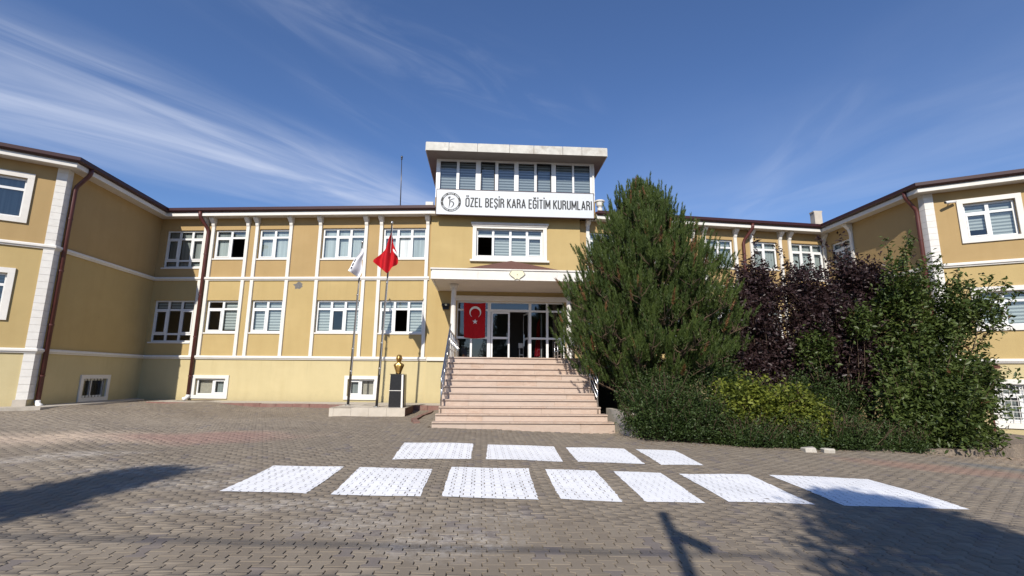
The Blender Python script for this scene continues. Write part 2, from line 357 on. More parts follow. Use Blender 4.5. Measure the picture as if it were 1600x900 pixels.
WR = random.Random(4)
T2 = dict(cols=(.5,), rows=(.73,)); T3 = dict(cols=(.34,.66), rows=(.73,)); T33 = dict(cols=(.34,.67), rows=(.77,.19))
Z1, Z2 = 6.27, 2.15     # storey bands
# left half: (u0,u1,z0,z1,type,backs)
ML_W = [(.38,2.50,6.90,8.97,T33,'gggggggggg'),(3.12,4.88,7.39,8.98,T2,'ggcd'),(5.58,7.29,7.37,9.0,T2,'cccc'),(9.07,11.38,7.35,9.03,T3,'cccccc'),(12.36,14.67,7.34,9.01,T3,'cccccc'),  # greys: shade put into the corner window, reflection into the next transoms
        (.22,2.44,2.93,5.13,T33,'zzzdddddd'),(3.12,4.84,3.44,5.13,T2,'dzdz'),(5.56,7.23,3.45,5.14,T2,'zzzz'),(9.04,11.34,3.46,5.14,T3,'zzzzdz'),(12.37,14.67,3.45,5.14,T3,'zzzzdz')]
ML_B = [(3.03,4.62,.25,1.08),(10.99,12.36,.28,1.12)]
# right half, mirrored bays
LR = F_MR.len
MR_W = [(LR-2.20,LR-.13,6.90,9.02,T33,'ccccccccc'),(LR-4.64,LR-3.11,7.40,9.0,T2,'cccc'),(LR-7.45,LR-5.84,7.38,9.0,T2,'cccc'),(LR-11.2,LR-9.0,7.35,9.0,T3,'cccccc'),(LR-14.2,LR-12.0,7.35,9.0,T3,'cccccc'),
        (LR-2.20,LR-.13,2.93,5.13,T33,'zzzzzzddd'),(LR-4.64,LR-3.11,3.44,5.13,T2,'zzzz'),(LR-7.45,LR-5.84,3.45,5.14,T2,'zzzz'),(LR-11.2,LR-9.0,3.46,5.14,T3,'zzzzzz'),(LR-14.2,LR-12.0,3.46,5.14,T3,'zzzzzz')]
for fr, ws in ((F_ML, ML_W), (F_MR, MR_W)):
    for (a,b,c,e,t,bk) in ws:
        kw = {}
        if fr is F_ML and abs(a-3.12) < .01 and c > 6: kw = dict(sashes=((1,0),), open_=((1,1),))
        elif fr is F_ML and abs(a-12.37) < .01: kw = dict(sashes=((1,0),), open_=((1,1),))
        elif len(t['rows']) == 2: kw = dict(sashes=((1,0),(1,2)))
        elif len(t['cols']) == 2: kw = dict(sashes=((1,1),))
        else: kw = dict(sashes=((1,0),))
        window(fr, a, b, c, e, t['cols'], t['rows'], bk, **kw)
hl = [w[:4] for w in ML_W]; hr = [w[:4] for w in MR_W]
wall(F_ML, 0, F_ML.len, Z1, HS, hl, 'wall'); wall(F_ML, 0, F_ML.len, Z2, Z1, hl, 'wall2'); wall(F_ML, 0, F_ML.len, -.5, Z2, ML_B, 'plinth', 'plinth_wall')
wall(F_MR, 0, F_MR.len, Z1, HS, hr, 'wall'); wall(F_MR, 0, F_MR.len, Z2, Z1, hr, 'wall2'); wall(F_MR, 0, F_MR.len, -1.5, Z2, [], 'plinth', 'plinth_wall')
for (a,b,c,e), bk in zip(ML_B, ('bg','gb')):
    w = window(F_ML, a, b, c, e, (.56,) if bk == 'bg' else (.46,), (), bk, sill=False, sashes=((0,1),) if bk == 'bg' else ((0,0),))
    surround(F_ML, a-.17, b+.17, c-.17, e+.17, .17, .06)
# side walls and wing fronts
LS = F_LS; lsb = (2.68,4.15,.24,1.06)
wall(LS, 0, LS.len, Z1, HS, [], 'wall'); wall(LS, 0, LS.len, Z2, Z1, [], 'wall2'); wall(LS, 0, LS.len, -.5, Z2, [lsb], 'plinth', 'plinth_wall')
window(LS, *lsb, (.45,), (), 'dd', sill=False); surround(LS, lsb[0]-.17, lsb[1]+.17, lsb[2]-.17, lsb[3]+.17, .17, .06)
gm = MB()
for k in range(7): u = lsb[0]+.12+k*.2; gm.tube([LS.p(u,lsb[2],-.03), LS.p(u,lsb[3],-.03)], .012, 5)
gm.build('window_grille', 'darkplastic', bld)
rsw = (.50,1.93,7.38,8.90)
wall(F_RS, 0, F_RS.len, Z1, HS, [rsw], 'wall'); wall(F_RS, 0, F_RS.len, Z2, Z1, [], 'wall2'); wall(F_RS, 0, F_RS.len, -1.6, Z2, [], 'plinth', 'plinth_wall')
window(F_RS, *rsw, (.5,), (.73,), 'cccz', sashes=((1,0),))
u5 = F_LW.len
lwh = [(u5-3.35,u5-1.12,7.32,8.95),(u5-3.3,u5-1.16,3.48,5.09)]
wall(F_LW, 0, F_LW.len, Z1, HS, lwh, 'wall'); wall(F_LW, 0, F_LW.len, Z2, Z1, lwh, 'wall2'); wall(F_LW, 0, F_LW.len, -.5, Z2, [], 'plinth', 'plinth_wall')
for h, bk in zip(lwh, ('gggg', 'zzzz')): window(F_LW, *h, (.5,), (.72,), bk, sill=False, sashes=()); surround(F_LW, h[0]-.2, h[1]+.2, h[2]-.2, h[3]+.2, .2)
rwh = [(1.27,2.97,7.40,8.98),(1.27,2.97,3.60,5.05),(1.38,3.05,-.32,1.22)]
wall(F_RW, 0, F_RW.len, Z1, HS, rwh[:2], 'wall'); wall(F_RW, 0, F_RW.len, Z2, Z1, rwh[:2], 'wall2'); wall(F_RW, 0, F_RW.len, -1.9, Z2, rwh[2:], 'plinth', 'plinth_wall')
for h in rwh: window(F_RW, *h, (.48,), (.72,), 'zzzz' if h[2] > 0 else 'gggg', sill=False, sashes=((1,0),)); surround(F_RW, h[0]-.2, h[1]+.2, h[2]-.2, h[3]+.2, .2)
gm = MB(); h = rwh[2]
for k in range(1, 8): u = h[0]+(h[1]-h[0])*k/8; gm.tube([F_RW.p(u,h[2],-.04), F_RW.p(u,h[3],-.04)], .011, 5)
for k in range(1, 7): z = h[2]+(h[3]-h[2])*k/7; gm.tube([F_RW.p(h[0],z,-.04), F_RW.p(h[1],z,-.04)], .011, 5)
gm.build('window_grille', 'white', bld)
# middle bay
mcw = (2.37,5.89,7.48,9.02); mcd = (1.46,7.0,1.98,5.12); LM = F_MC.len
wall(F_MC, 0, LM, -.5, Z2, [(mcd[0],mcd[1],1.98,Z2+.01)], 'plinth', 'plinth_wall'); wall(F_MC, 0, LM, Z2, 9.75, [mcw, (mcd[0],mcd[1],Z2-.01,mcd[3])], 'wall2')
mb = MB(); mb.face([F_MC.p(LM,-.5,0), F_MC.p(LM,-.5,-.3), F_MC.p(LM,9.75,-.3), F_MC.p(LM,9.75,0)]); mb.face([F_MC.p(0,-.5,-.3), F_MC.p(0,-.5,0), F_MC.p(0,9.75,0), F_MC.p(0,9.75,-.3)]); mb.build('wall', 'wall', bld)
window(F_MC, *mcw, (.25,.51,.76), (.73,), 'zzzzdzzz', sill=False, sashes=((1,3),), open_=((1,0),))
surround(F_MC, 2.17, 6.09, 7.30, 9.2, .2, .07)
mb = MB(); F_MC.box(mb, 2.08, 6.18, 9.2, 9.30, 0, .16); F_MC.box(mb, 2.12, 6.14, 9.12, 9.2, .071, .11); F_MC.box(mb, 2.06, 6.20, 7.20, 7.30, 0, .15); mb.build('window_cornice', 'white', bld)
# pilasters with flared corbels
def pilaster(fr, u, z0, z1, corbel):
    mb = MB(); w = .085; fr.box(mb, u-w, u+w, z0, z1-(.62 if corbel else 0), 0, .09); o = mb.build('pilaster', 'white', bld)
    if corbel:
        mb = MB(); prof = [(0,.09),(.12,.095),(.22,.14),(.30,.15),(.38,.21),(.50,.34),(.56,.36),(.62,.36)]
        for (a, da), (b, db) in zip(prof[:-1], prof[1:]):
            P = fr.p; za, zb = z1-.62+a, z1-.62+b; wa = w+(.03 if a > .3 else 0); wb = w+(.03 if b > .3 else 0)
            mb.hexa([P(u-wa,za,da), P(u+wa,za,da), P(u+wa,za,0), P(u-wa,za,0), P(u-wb,zb,db), P(u+wb,zb,db), P(u+wb,zb,0), P(u-wb,zb,0)])
        mb.build('corbel', 'white', o)
for u in (2.60,3.02,4.96,5.47,7.35,8.96,11.46,12.27,14.75):
    pilaster(F_ML, u, Z1+.09, HS-.003, True); pilaster(F_ML, u, Z2+.09, Z1-.09, False)
for u in [LR-x for x in (14.3,11.9,11.3,8.26,7.58,5.70,4.71,2.91,2.32,.10)]:
    pilaster(F_MR, u, Z1+.09, HS-.003, True); pilaster(F_MR, u, Z2+.09, Z1-.09, False)
pilaster(F_RS, 2.04, Z1+.09, HS-.003, True)
# string courses, eaves
left_line = [LWP, B, A, MCL]; right_line = [MCR, RC, K, RWQ]
for zc in (Z1, Z2):
    for ln in (left_line, right_line):
        sweep('string_course', ln, [(0,zc-.09),(.07,zc-.09),(.085,zc-.04),(.13,zc-.02),(.13,zc+.05),(.10,zc+.09),(0,zc+.09)], 'white', bld)
mb = MB(); F_MC.box(mb, 0.02, 1.25, Z2-.09, Z2+.09, 0, .10); mb.build('string_course', 'white', bld)
LE = [LWP, B, A, MCL, tuple(F_MC.p(.22,0,-.12)[:2])]; RE = [tuple(F_MC.p(LM+.01,0,-.12)[:2]), RC, K, RWQ]
RE = [tuple(F_MR.p(.80,0)[:2]), RC, K, RWQ]
for ln in (LE, RE):
    sweep('soffit', ln, [(-.1,HS),(.52,HS),(.52,HS+.03),(-.1,HS+.03)], 'soffit', bld)
    sweep('fascia', ln, [(.52,HS-.025),(.57,HS-.025),(.57,HS+.15),(.55,HS+.15),(.52,HS+.15)], 'white', bld)
    sweep('eaves_board', ln, [(.40,HS+.153),(.52,HS+.153),(.52,HS+.26),(.40,HS+.26)], 'soffit', bld)
    sweep('gutter', ln, [(.53,HS+.20),(.66,HS+.18),(.73,HS+.24),(.74,HS+.38),(.70,HS+.38),(.69,HS+.26),(.56,HS+.25),(.54,HS+.38)], 'maroon', bld)
    sweep('roof', ln, [(.60,HS+.36),(-4.5,HS+1.35),(-5.0,HS+1.35),(-5.0,HS+.3),(.60,HS+.3)], 'roof', bld)
full = [LWP, B, A, MCL, MCR, RC, K, RWQ]
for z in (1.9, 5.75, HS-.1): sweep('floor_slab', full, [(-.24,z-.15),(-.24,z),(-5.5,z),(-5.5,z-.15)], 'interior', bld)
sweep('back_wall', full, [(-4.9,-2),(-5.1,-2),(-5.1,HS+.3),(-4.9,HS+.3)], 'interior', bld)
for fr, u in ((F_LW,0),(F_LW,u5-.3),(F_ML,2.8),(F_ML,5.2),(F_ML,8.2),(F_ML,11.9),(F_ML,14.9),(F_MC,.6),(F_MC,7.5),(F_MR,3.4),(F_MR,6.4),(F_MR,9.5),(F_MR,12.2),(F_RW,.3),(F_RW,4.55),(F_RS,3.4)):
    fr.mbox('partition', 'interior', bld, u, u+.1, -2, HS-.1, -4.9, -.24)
# downspouts
def downspout(fr, u, z_end, d_g=.62, du=0, split=None):
    mb = MB(); P = fr.p; mb.tube([P(u-du,HS+.2,d_g), P(u-du,HS+.02,d_g), P(u-du*.9,HS-.12,d_g-.06), P(u-du*.2,HS-.60,.18), P(u,HS-.78,.13), P(u,HS-1.2,.13), P(u,z_end+.25,.13)], .085, 12)
    o = mb.build('downspout', 'rust', bld, True)
    for z in (7.6, 5.4, 3.2, 1.2):
        if z > z_end: b = MB(); b.tube([P(u,z-.03,.13), P(u,z+.03,.13)], .10, 12); b.build('pipe_bracket', 'rust', o)
    mb = MB(); mb.tube([P(u,z_end+.26,.13), P(u,z_end+.16,.14), P(u-.05,z_end+.07,.24), P(u-.1,z_end+.05,.34)], .095, 10); mb.build('pipe_shoe', 'whiteplastic', o, True)
downspout(F_ML, 2.80, 0, du=.22); downspout(F_MR, LR-5.25, -.5, du=-.3); downspout(F_LS, .35, 0, du=.0); downspout(F_RS, F_RS.len-.30, -1.4, du=0)
# quoins: two towers of painted blocks
def quoins(fa, ua, sa, fb, ub, sb, z0):
    z = z0; k = 0
    while z < HS-.02:
        z1 = min(z+.285, HS-.003)
        if abs((z+z1)/2-Z1) < .13 or abs((z+z1)/2-Z2) < .13: pass
        mb = MB(); c = .004; wa = .30; wb = .26; th = .045+random.uniform(-.003,.003)
        pa = [fa.p(ua+sa*wa,0,th), fa.p(ua+sa*wa,0,0)]
        corner_in = fa.p(ua,0,0); f2o = fb.p(ub+sb*wb,0,th); f2i = fb.p(ub+sb*wb,0,0)
        # outer corner: intersection of both offset planes
        n1, n2 = fa.n, fb.n; m = (n1+n2)/(1+n1.dot(n2)); co_ = corner_in+m*th
        if sa < 0: loop = [pa[0], co_, f2o, f2i, corner_in, pa[1]]
        else: loop = [f2o, co_, pa[0], pa[1], corner_in, f2i]
        za, zb = z+c, z1-c; n = len(loop); mb.v = [(p.x,p.y,za) for p in loop]+[(p.x,p.y,zb) for p in loop]
        mb.f = [(i, (i+1) % n, n+(i+1) % n, n+i) for i in range(n)] + [(n+0,n+1,n+4,n+5),(n+1,n+2,n+3,n+4),(5,4,1,0),(4,3,2,1)]
        mb.build('quoin_block', 'quoin', bld); z = z1; k += 1
quoins(F_LW, F_LW.len, -1, F_LS, 0, 1, .3); quoins(F_RW, 0, 1, F_RS, F_RS.len, -1, -1.35)
mb = MB(); F_LW.box(mb, u5-.36, u5+.02, -.05, .3, 0, .10); mb.build('quoin_base', 'conclight', bld)

# ---------------------------------------------------------------- rooftop room, its roof and front panels
tw0, tw1, td = .19, 8.62, .42
zt0, zt1 = 9.70, 12.66
pan = [(.40,1.26),(1.40,2.27),(2.53,3.29),(3.46,4.31),(4.54,5.38),(5.51,6.29),(6.54,7.42),(7.52,8.38)]
tf = MB(); zs0, zs1 = 10.6, 12.60
F_MC.box(tf, tw0, tw1, zs0-.1, zs0, td-.12, td); F_MC.box(tf, tw0, tw1, zs1-.06, zs1+.05, td-.12, td)
edges = [tw0]+[e for p in pan for e in p]+[tw1]
for a, b in zip(edges[0::2], edges[1::2]): F_MC.box(tf, a, b, zs0, zs1-.06, td-.12, td-.002)
win = tf.build('window', 'upvc', bld)
for i, (a, b) in enumerate(pan):
    g = MB(); g.face([F_MC.p(a,zs0,td-.06), F_MC.p(b,zs0,td-.06), F_MC.p(b,zs1-.06,td-.06), F_MC.p(a,zs1-.06,td-.06)]); g.build('pane', 'glass', win)
    g = MB(); g.face([F_MC.p(a-.05,zs0,td-.2), F_MC.p(b+.05,zs0,td-.2), F_MC.p(b+.05,zs1-.1,td-.2), F_MC.p(a-.05,zs1-.1,td-.2)]); g.build('blind', 'gzebra', win)
    if i in (2, 5):
        s = MB(); q = .05
        for bx in ((a,b,zs0,zs0+q),(a,b,zs1-.06-q,zs1-.06),(a,a+q,zs0+q,zs1-.06-q),(b-q,b,zs0+q,zs1-.06-q)): F_MC.box(s, *bx, td-.05, td+.02)
        s.build('sash', 'darkplastic', win)
F_MC.mbox('wall', 'wall', bld, tw0, tw1, 9.62, zs0-.1, td-.12, td); 
mb = MB(); 
for (u, n_) in ((tw0, -1), (tw1, 1)):
    a, b = (u, u+.1) if n_ < 0 else (u-.1, u); F_MC.box(mb, a, b, 9.62, zt1, -6.0, td-.12)
F_MC.box(mb, tw0+.1, tw1-.1, 9.62, zt1, -6.0, -5.9); mb.build('wall', 'white', bld)
F_MC.mbox('floor_slab', 'interior', bld, tw0+.1, tw1-.1, 9.9, 10.0, -5.9, td-.13)
F_MC.mbox('rain_pipe', 'white', bld, 8.50, 8.57, 10.9, 12.60, td+.01, td+.08)
r0, r1, rd = -.27, 9.08, 1.45
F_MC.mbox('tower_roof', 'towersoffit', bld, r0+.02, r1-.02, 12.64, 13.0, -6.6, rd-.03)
for a, b in zip([r0,.9,2.35,4.0,5.25,6.75,7.75], [.9,2.35,4.0,5.25,6.75,7.75,r1]): F_MC.mbox('fascia_panel', 'fasciapanel', bld, a+.012, b-.012, 12.62+random.uniform(-.004,.004), 13.07, rd-.03, rd+random.uniform(.0,.008))
for u in (r0, r1):
    for k in range(4): F_MC.mbox('fascia_panel', 'fasciapanel', bld, u-.02, u+.02, 12.62, 13.07, rd-.04-2*(k+1), rd-.04-2*k-.01)
F_MC.mbox('roof_finial', 'white', bld, -.30, .08, 9.95, 10.25, .1, .4)
for u in (8.92,):
    mb = MB(); c = F_MC.p(u,0,.25); mb.rings([(c.x,c.y,9.95,.14,.14),(c.x,c.y,10.2,.14,.14),(c.x,c.y,10.22,.09,.09),(c.x,c.y,10.34,.18,.18),(c.x,c.y,10.52,.21,.21),(c.x,c.y,10.55,.26,.26),(c.x,c.y,10.62,.26,.26)], 14); mb.build('roof_finial', 'white', bld)
# chimney and mast on the roof
mb = MB(); 
for (a,b,z0,z1) in ((0,.52,10.2,12.72),(-.04,.56,12.72,12.82)): mb.hexa([(20.92+x,32+y,z) for z in (z0,z1) for x,y in ((a,0),(b,0),(b,.5),(a,.5))])
mb.build('chimney', 'conclight', bld)
mast = MB(); mast.tube([(-6.82,28,10.6),(-6.86,28,12.9),(-6.90,28,14.45)], [.035,.03,.022], 8); mast.tube([(-6.90,28,14.45),(-6.90,28,14.52)], .05, 8); mast.tube([(-6.90,28,14.55),(-6.90,28,14.68)], .06, 8)
tag(mast.build('roof_mast', 'pole', None, True), 'thin grey mast standing on the roof left of the rooftop room', 'mast')

# ---------------------------------------------------------------- canopy, columns, entrance
can = MB(); cd = 3.42; c0, c1, cz, ct = .50, 7.96, 5.61, 6.06
F_MC.mbox('canopy_soffit', 'soffit', bld, c0+.05, c1-.05, cz, cz+.06, 0.001, cd-.03)
for a, b in zip([c0,2.55,6.1], [2.55,6.1,c1]):
    F_MC.mbox('canopy_fascia', 'white', bld, a+.003, b-.003, cz-.02, ct-.06, cd-.03, cd+.04)
for u in (c0, c1): F_MC.mbox('canopy_fascia', 'white', bld, u-.04, u+.04, cz-.02, ct-.06, .001, cd-.031)
mb = MB(); F_MC.box(mb, c0-.06, c1+.06, ct-.06, ct, .001, cd+.09); F_MC.box(mb, c0-.045, c1+.045, cz-.05, cz-.022, cd-.05, cd+.06); mb.build('canopy_cornice', 'white', bld); F_MC.mbox('canopy_deck', 'conclight', bld, c0+.05, c1-.05, ct-.09, ct-.005, .002, cd-.05)
mb = MB(); ap = F_MC.p(4.12,6.86,1.75); cs = [F_MC.p(1.55,ct+.004,.35), F_MC.p(6.75,ct+.004,.35), F_MC.p(6.75,ct+.004,3.1), F_MC.p(1.55,ct+.004,3.1)]
for i in range(4): mb.face([cs[i], cs[(i+1) % 4], ap][::-1])
mb.build('canopy_roof', 'canopyroof', bld)
# cartouche ornament on the canopy front
mb = MB(); cu, czz = 4.30, 5.82
ring = [(cu+a, czz+b) for a, b in ((.36,.03),(.30,.11),(.25,.20),(-.25,.20),(-.30,.11),(-.36,.03),(-.27,-.07),(-.12,-.17),(-.11,-.25),(-.04,-.20),(.04,-.20),(.11,-.25),(.12,-.17),(.27,-.07))]; NR = len(ring)
mb.face([F_MC.p(u,z,cd+.075) for u, z in ring])
for k in range(NR): (u,z),(u2,z2) = ring[k], ring[(k+1) % NR]; mb.face([F_MC.p(u,z,cd+.041), F_MC.p(u2,z2,cd+.041), F_MC.p(u2,z2,cd+.075), F_MC.p(u,z,cd+.075)])
orn = mb.build('cartouche', 'cream', bld)
mb = MB(); pts = [F_MC.p(cu+(u-cu)*.98, czz+(z-czz)*.98, cd+.08) for u, z in ring]; mb.tube(pts+[pts[0]], .016, 6); p0 = F_MC.p(cu,czz,cd+.08); mb.tube([F_MC.p(cu,czz,cd+.07), F_MC.p(cu,czz,cd+.09)], .03, 8); mb.build('cartouche_rim', 'lens', orn)
def column(x, y, label=None):
    mb = MB(); mb.rings([(x,y,1.99,.18,.18),(x,y,2.08,.18,.18),(x,y,2.10,.13,.13),(x,y,5.30,.118,.118),(x,y,5.34,.15,.15),(x,y,5.38,.13,.13),(x,y,5.42,.17,.17),(x,y,5.50,.20,.20),(x,y,5.61,.21,.21)], 20)
    mb.build('column', 'white', bld, True)
column(-2.74, 22.45); column(2.70, 22.62)
# glazed entrance screen
d_ = -.10; e = MB(); fb = lambda a,b,c,d2,dd=0: F_MC.box(e, a, b, c, d2, d_-.08, d_-dd)
U = [1.46, 2.216, 3.114, 4.164, 5.219, 6.113, 7.0]
fb(U[0],U[0]+.06,1.98,5.12); fb(U[6]-.06,U[6],1.98,5.12); fb(U[0]+.06,U[6]-.06,5.04,5.12,.002); fb(U[0]+.06,3.03,4.63,4.72,.002); fb(U[2]-.085,U[2]+.085,1.98,5.04,.001); fb(3.2,5.16,4.60,4.72,.002)
fb(U[4]-.07,U[4]+.07,1.98,5.04,.001); fb(5.29,U[6]-.06,4.60,4.70,.002); fb(U[5]-.06,U[5]+.06,1.98,5.04,.003)
fb(U[0]+.06,3.03,3.20,3.31,.002); fb(U[1]-.05,U[1]+.05,1.98,3.20,.003); fb(5.29,6.05,3.20,3.30,.002); fb(6.17,U[6]-.06,3.20,3.30,.002)
fb(U[0]+.06,3.03,1.98,2.06,.002); fb(5.29,U[6]-.06,1.98,2.06,.002)
scr = e.build('entrance_screen', 'upvc', bld)
for (a,b,c,d2) in ((1.52,3.03,4.72,5.04),(1.52,3.03,3.31,4.63),(1.52,2.166,2.06,3.2),(2.266,3.03,2.06,3.2),(3.2,5.15,4.72,5.04),(5.29,6.05,4.70,5.04),(6.17,6.94,4.70,5.04),(5.29,6.05,3.30,4.60),(6.17,6.94,3.30,4.60),(5.29,6.05,2.06,3.2),(6.17,6.94,2.06,3.2)):
    g = MB(); g.face([F_MC.p(a,c,d_-.04), F_MC.p(b,c,d_-.04), F_MC.p(b,d2,d_-.04), F_MC.p(a,d2,d_-.04)]); g.build('pane', 'darkglass', scr)
def door(u0, u1, ang, name='door'):
    # hinged at u0 (ang degrees inwards) in the entrance plane
    w = u1-u0; s = 1 if w > 0 else -1; w = abs(w); c, sn = math.cos(R(ang)), math.sin(R(ang))
    def P(t, z, k=0): return F_MC.p(u0+s*t*c+k*sn*s*0, z, d_-.02-t*sn-k)
    mb = MB()
    def bx(t0,t1,z0,z1,k0=0,k1=.05): mb.hexa([P(t0,z0,k0),P(t1,z0,k0),P(t1,z0,k1),P(t0,z0,k1),P(t0,z1,k0),P(t1,z1,k0),P(t1,z1,k1),P(t0,z1,k1)])
    bx(0,.09,1.99,4.59); bx(w-.09,w,1.99,4.59); bx(.09,w-.09,1.99,2.10,.002,.048); bx(.09,w-.09,4.50,4.59,.002,.048); bx(.09,w-.09,3.20,3.31,.002,.048)
    o = mb.build(name, 'upvc', bld)
    for z0, z1 in ((2.10,3.20),(3.31,4.50)):
        g = MB(); g.face([P(.09,z0,.025),P(w-.09,z0,.025),P(w-.09,z1,.025),P(.09,z1,.025)]); g.build('pane', 'darkglass', o)
    hb = MB(); hb.tube([P(w-.13,2.9,-.0),P(w-.13,2.9,-.06),P(w-.13,3.5,-.06),P(w-.13,3.5,-.0)], .014, 8); hb.build('handle', 'steel', o)
door(3.22, 4.18, 0); door(5.14, 4.20, 78)
mb = MB(); F_MC.box(mb, 1.36, 7.12, 5.12, 5.30, 0, .07); F_MC.box(mb, 1.30, 7.18, 5.30, 5.38, 0, .12); mb.build('door_cornice', 'white', bld)
# things mounted on the walls
mb = MB(); F_MC.box(mb, .74, 1.06, 4.66, 4.80, .0, .10); F_MC.box(mb, .70, 1.10, 4.80, 4.93, .0, .26); o = mb.build('wall_lamp', 'darkplastic'); tag(o, 'black box lamp on the wall left of the entrance column', 'lamp')
mb = MB(); mb.tube([F_MC.p(.92,4.86,.261), F_MC.p(.92,4.86,.275)], .055, 12); mb.build('lamp_lens', 'cream', o)
def cctv(name, fr, u, z, du, lab):
    mb = MB(); mb.tube([fr.p(u,z,0), fr.p(u,z,.03)], .06, 12); mb.tube([fr.p(u,z,.02), fr.p(u,z-.02,.16), fr.p(u,z-.06,.20)], .02, 8); o = mb.build(name, 'whiteplastic', None, True); tag(o, lab, 'camera')
    mb = MB(); mb.tube([fr.p(u-du*.2,z-.02,.14), fr.p(u+du*.20,z-.08,.34)], .06, 12); c = mb.build('camera_body', 'whiteplastic', o, True)
    mb = MB(); mb.tube([fr.p(u+du*.20,z-.08,.34), fr.p(u+du*.22,z-.084,.36)], .05, 12); mb.build('camera_lens', 'darkplastic', o, True)
cctv('security_camera', F_RW, .83, 9.12, -1, 'white security camera on the wall left of the right wing\'s upper window')
mb = MB(); g = random.Random(3)
for k in range(15):   # plaster scar
    a = 2*math.pi*k/15; r_ = .30*g.uniform(.55,1.1); mb.v.append(tuple(F_ML.p(7.98+r_*math.cos(a), 5.93+r_*.72*math.sin(a), .004)))
mb.f = [tuple(range(15))]; scar = mb.build('plaster_scar', 'scar', bld)
# lower-right corner fittings of the right wing
mb = MB(); F_RW.box(mb, -1.6, 1.32, -1.5, -.96, .05, .75); tag(mb.build('low_concrete_ledge', 'conclight'), 'low weathered concrete ledge at the foot of the right wing', 'ledge')
mb = MB(); F_RW.box(mb, -.6, 1.45, 1.84, 1.97, .0, .55); tag(mb.build('awning_beam', 'woodbeam'), 'dark brown awning beam on the right wing behind the green tree', 'beam')
mb = MB(); mb.tube([F_RW.p(1.14,1.35,.06), F_RW.p(1.14,-.96,.06)], .05, 8); tag(mb.build('white_pipe', 'whiteplastic', None, True), 'white vertical pipe beside the right wing\'s basement window', 'pipe')
rr = empty('brown_railing', F_RW.p(0,-.96,.6), 'brown metal railing on the low ledge behind the green tree', 'railing')
for u in (-1.4,-.5,.35,.95): mb = MB(); F_RW.box(mb, u, u+.06, -.96, .15, .55, .61); mb.build('post', 'woodbeam', rr)
mb = MB(); F_RW.box(mb, -1.4, 1.01, .15, .21, .54, .62); mb.build('top_rail', 'woodbeam', rr); mb = MB(); F_RW.box(mb, -1.4, 1.01, -.72, -.68, .56, .60); mb.build('lower_rail', 'woodbeam', rr)

# ---------------------------------------------------------------- sign
def text_mesh(txt, size, sx=1, bold=0, ext=.004, align='LEFT'):
    cu_ = bpy.data.curves.new('t', 'FONT'); cu_.body = txt; cu_.size = size; cu_.offset = bold; cu_.extrude = ext; cu_.align_x = align; cu_.resolution_u = 3
    ob = bpy.data.objects.new('t', cu_); COL.objects.link(ob); dg = bpy.context.evaluated_depsgraph_get(); dg.update()
    me = bpy.data.meshes.new_from_object(ob.evaluated_get(dg)); bpy.data.objects.remove(ob); bpy.data.curves.remove(cu_)
    n = len(me.vertices); c = np.empty(n*3, 'f'); me.vertices.foreach_get('co', c); c = c.reshape(-1,3); c[:,0] *= sx
    return me, c
def place_text(me, c, fr, fu, parent, mat, name='lettering'):
    out = np.array([fr.p(*fu(p)) for p in c], 'f'); me.vertices.foreach_set('co', out.ravel()); me.materials.clear(); me.materials.append(M_[mat]); me.name = name
    o = bpy.data.objects.new(name, me); link(o, parent); return o
sd = .60; s0, s1, sz0, sz1 = .255, 8.53, 9.50, 10.90
sign = empty('school_sign', F_MC.p((s0+s1)/2, sz0, sd), 'long white sign board with black lettering and round emblem below the rooftop windows', 'sign')
mb = MB(); F_MC.box(mb, s0+.03, s1-.03, sz0+.03, sz1-.03, sd-.16, sd-.006); mb.build('sign_panel', 'signwhite', sign)
mb = MB(); F_MC.box(mb, s0, s1, sz0, sz0+.03, sd-.17, sd+.004); F_MC.box(mb, s0, s1, sz1-.03, sz1, sd-.17, sd+.004); F_MC.box(mb, s0, s0+.03, sz0+.03, sz1-.03, sd-.17, sd+.003); F_MC.box(mb, s1-.03, s1, sz0+.03, sz1-.03, sd-.17, sd+.003); mb.build('sign_frame', 'maroon', sign)
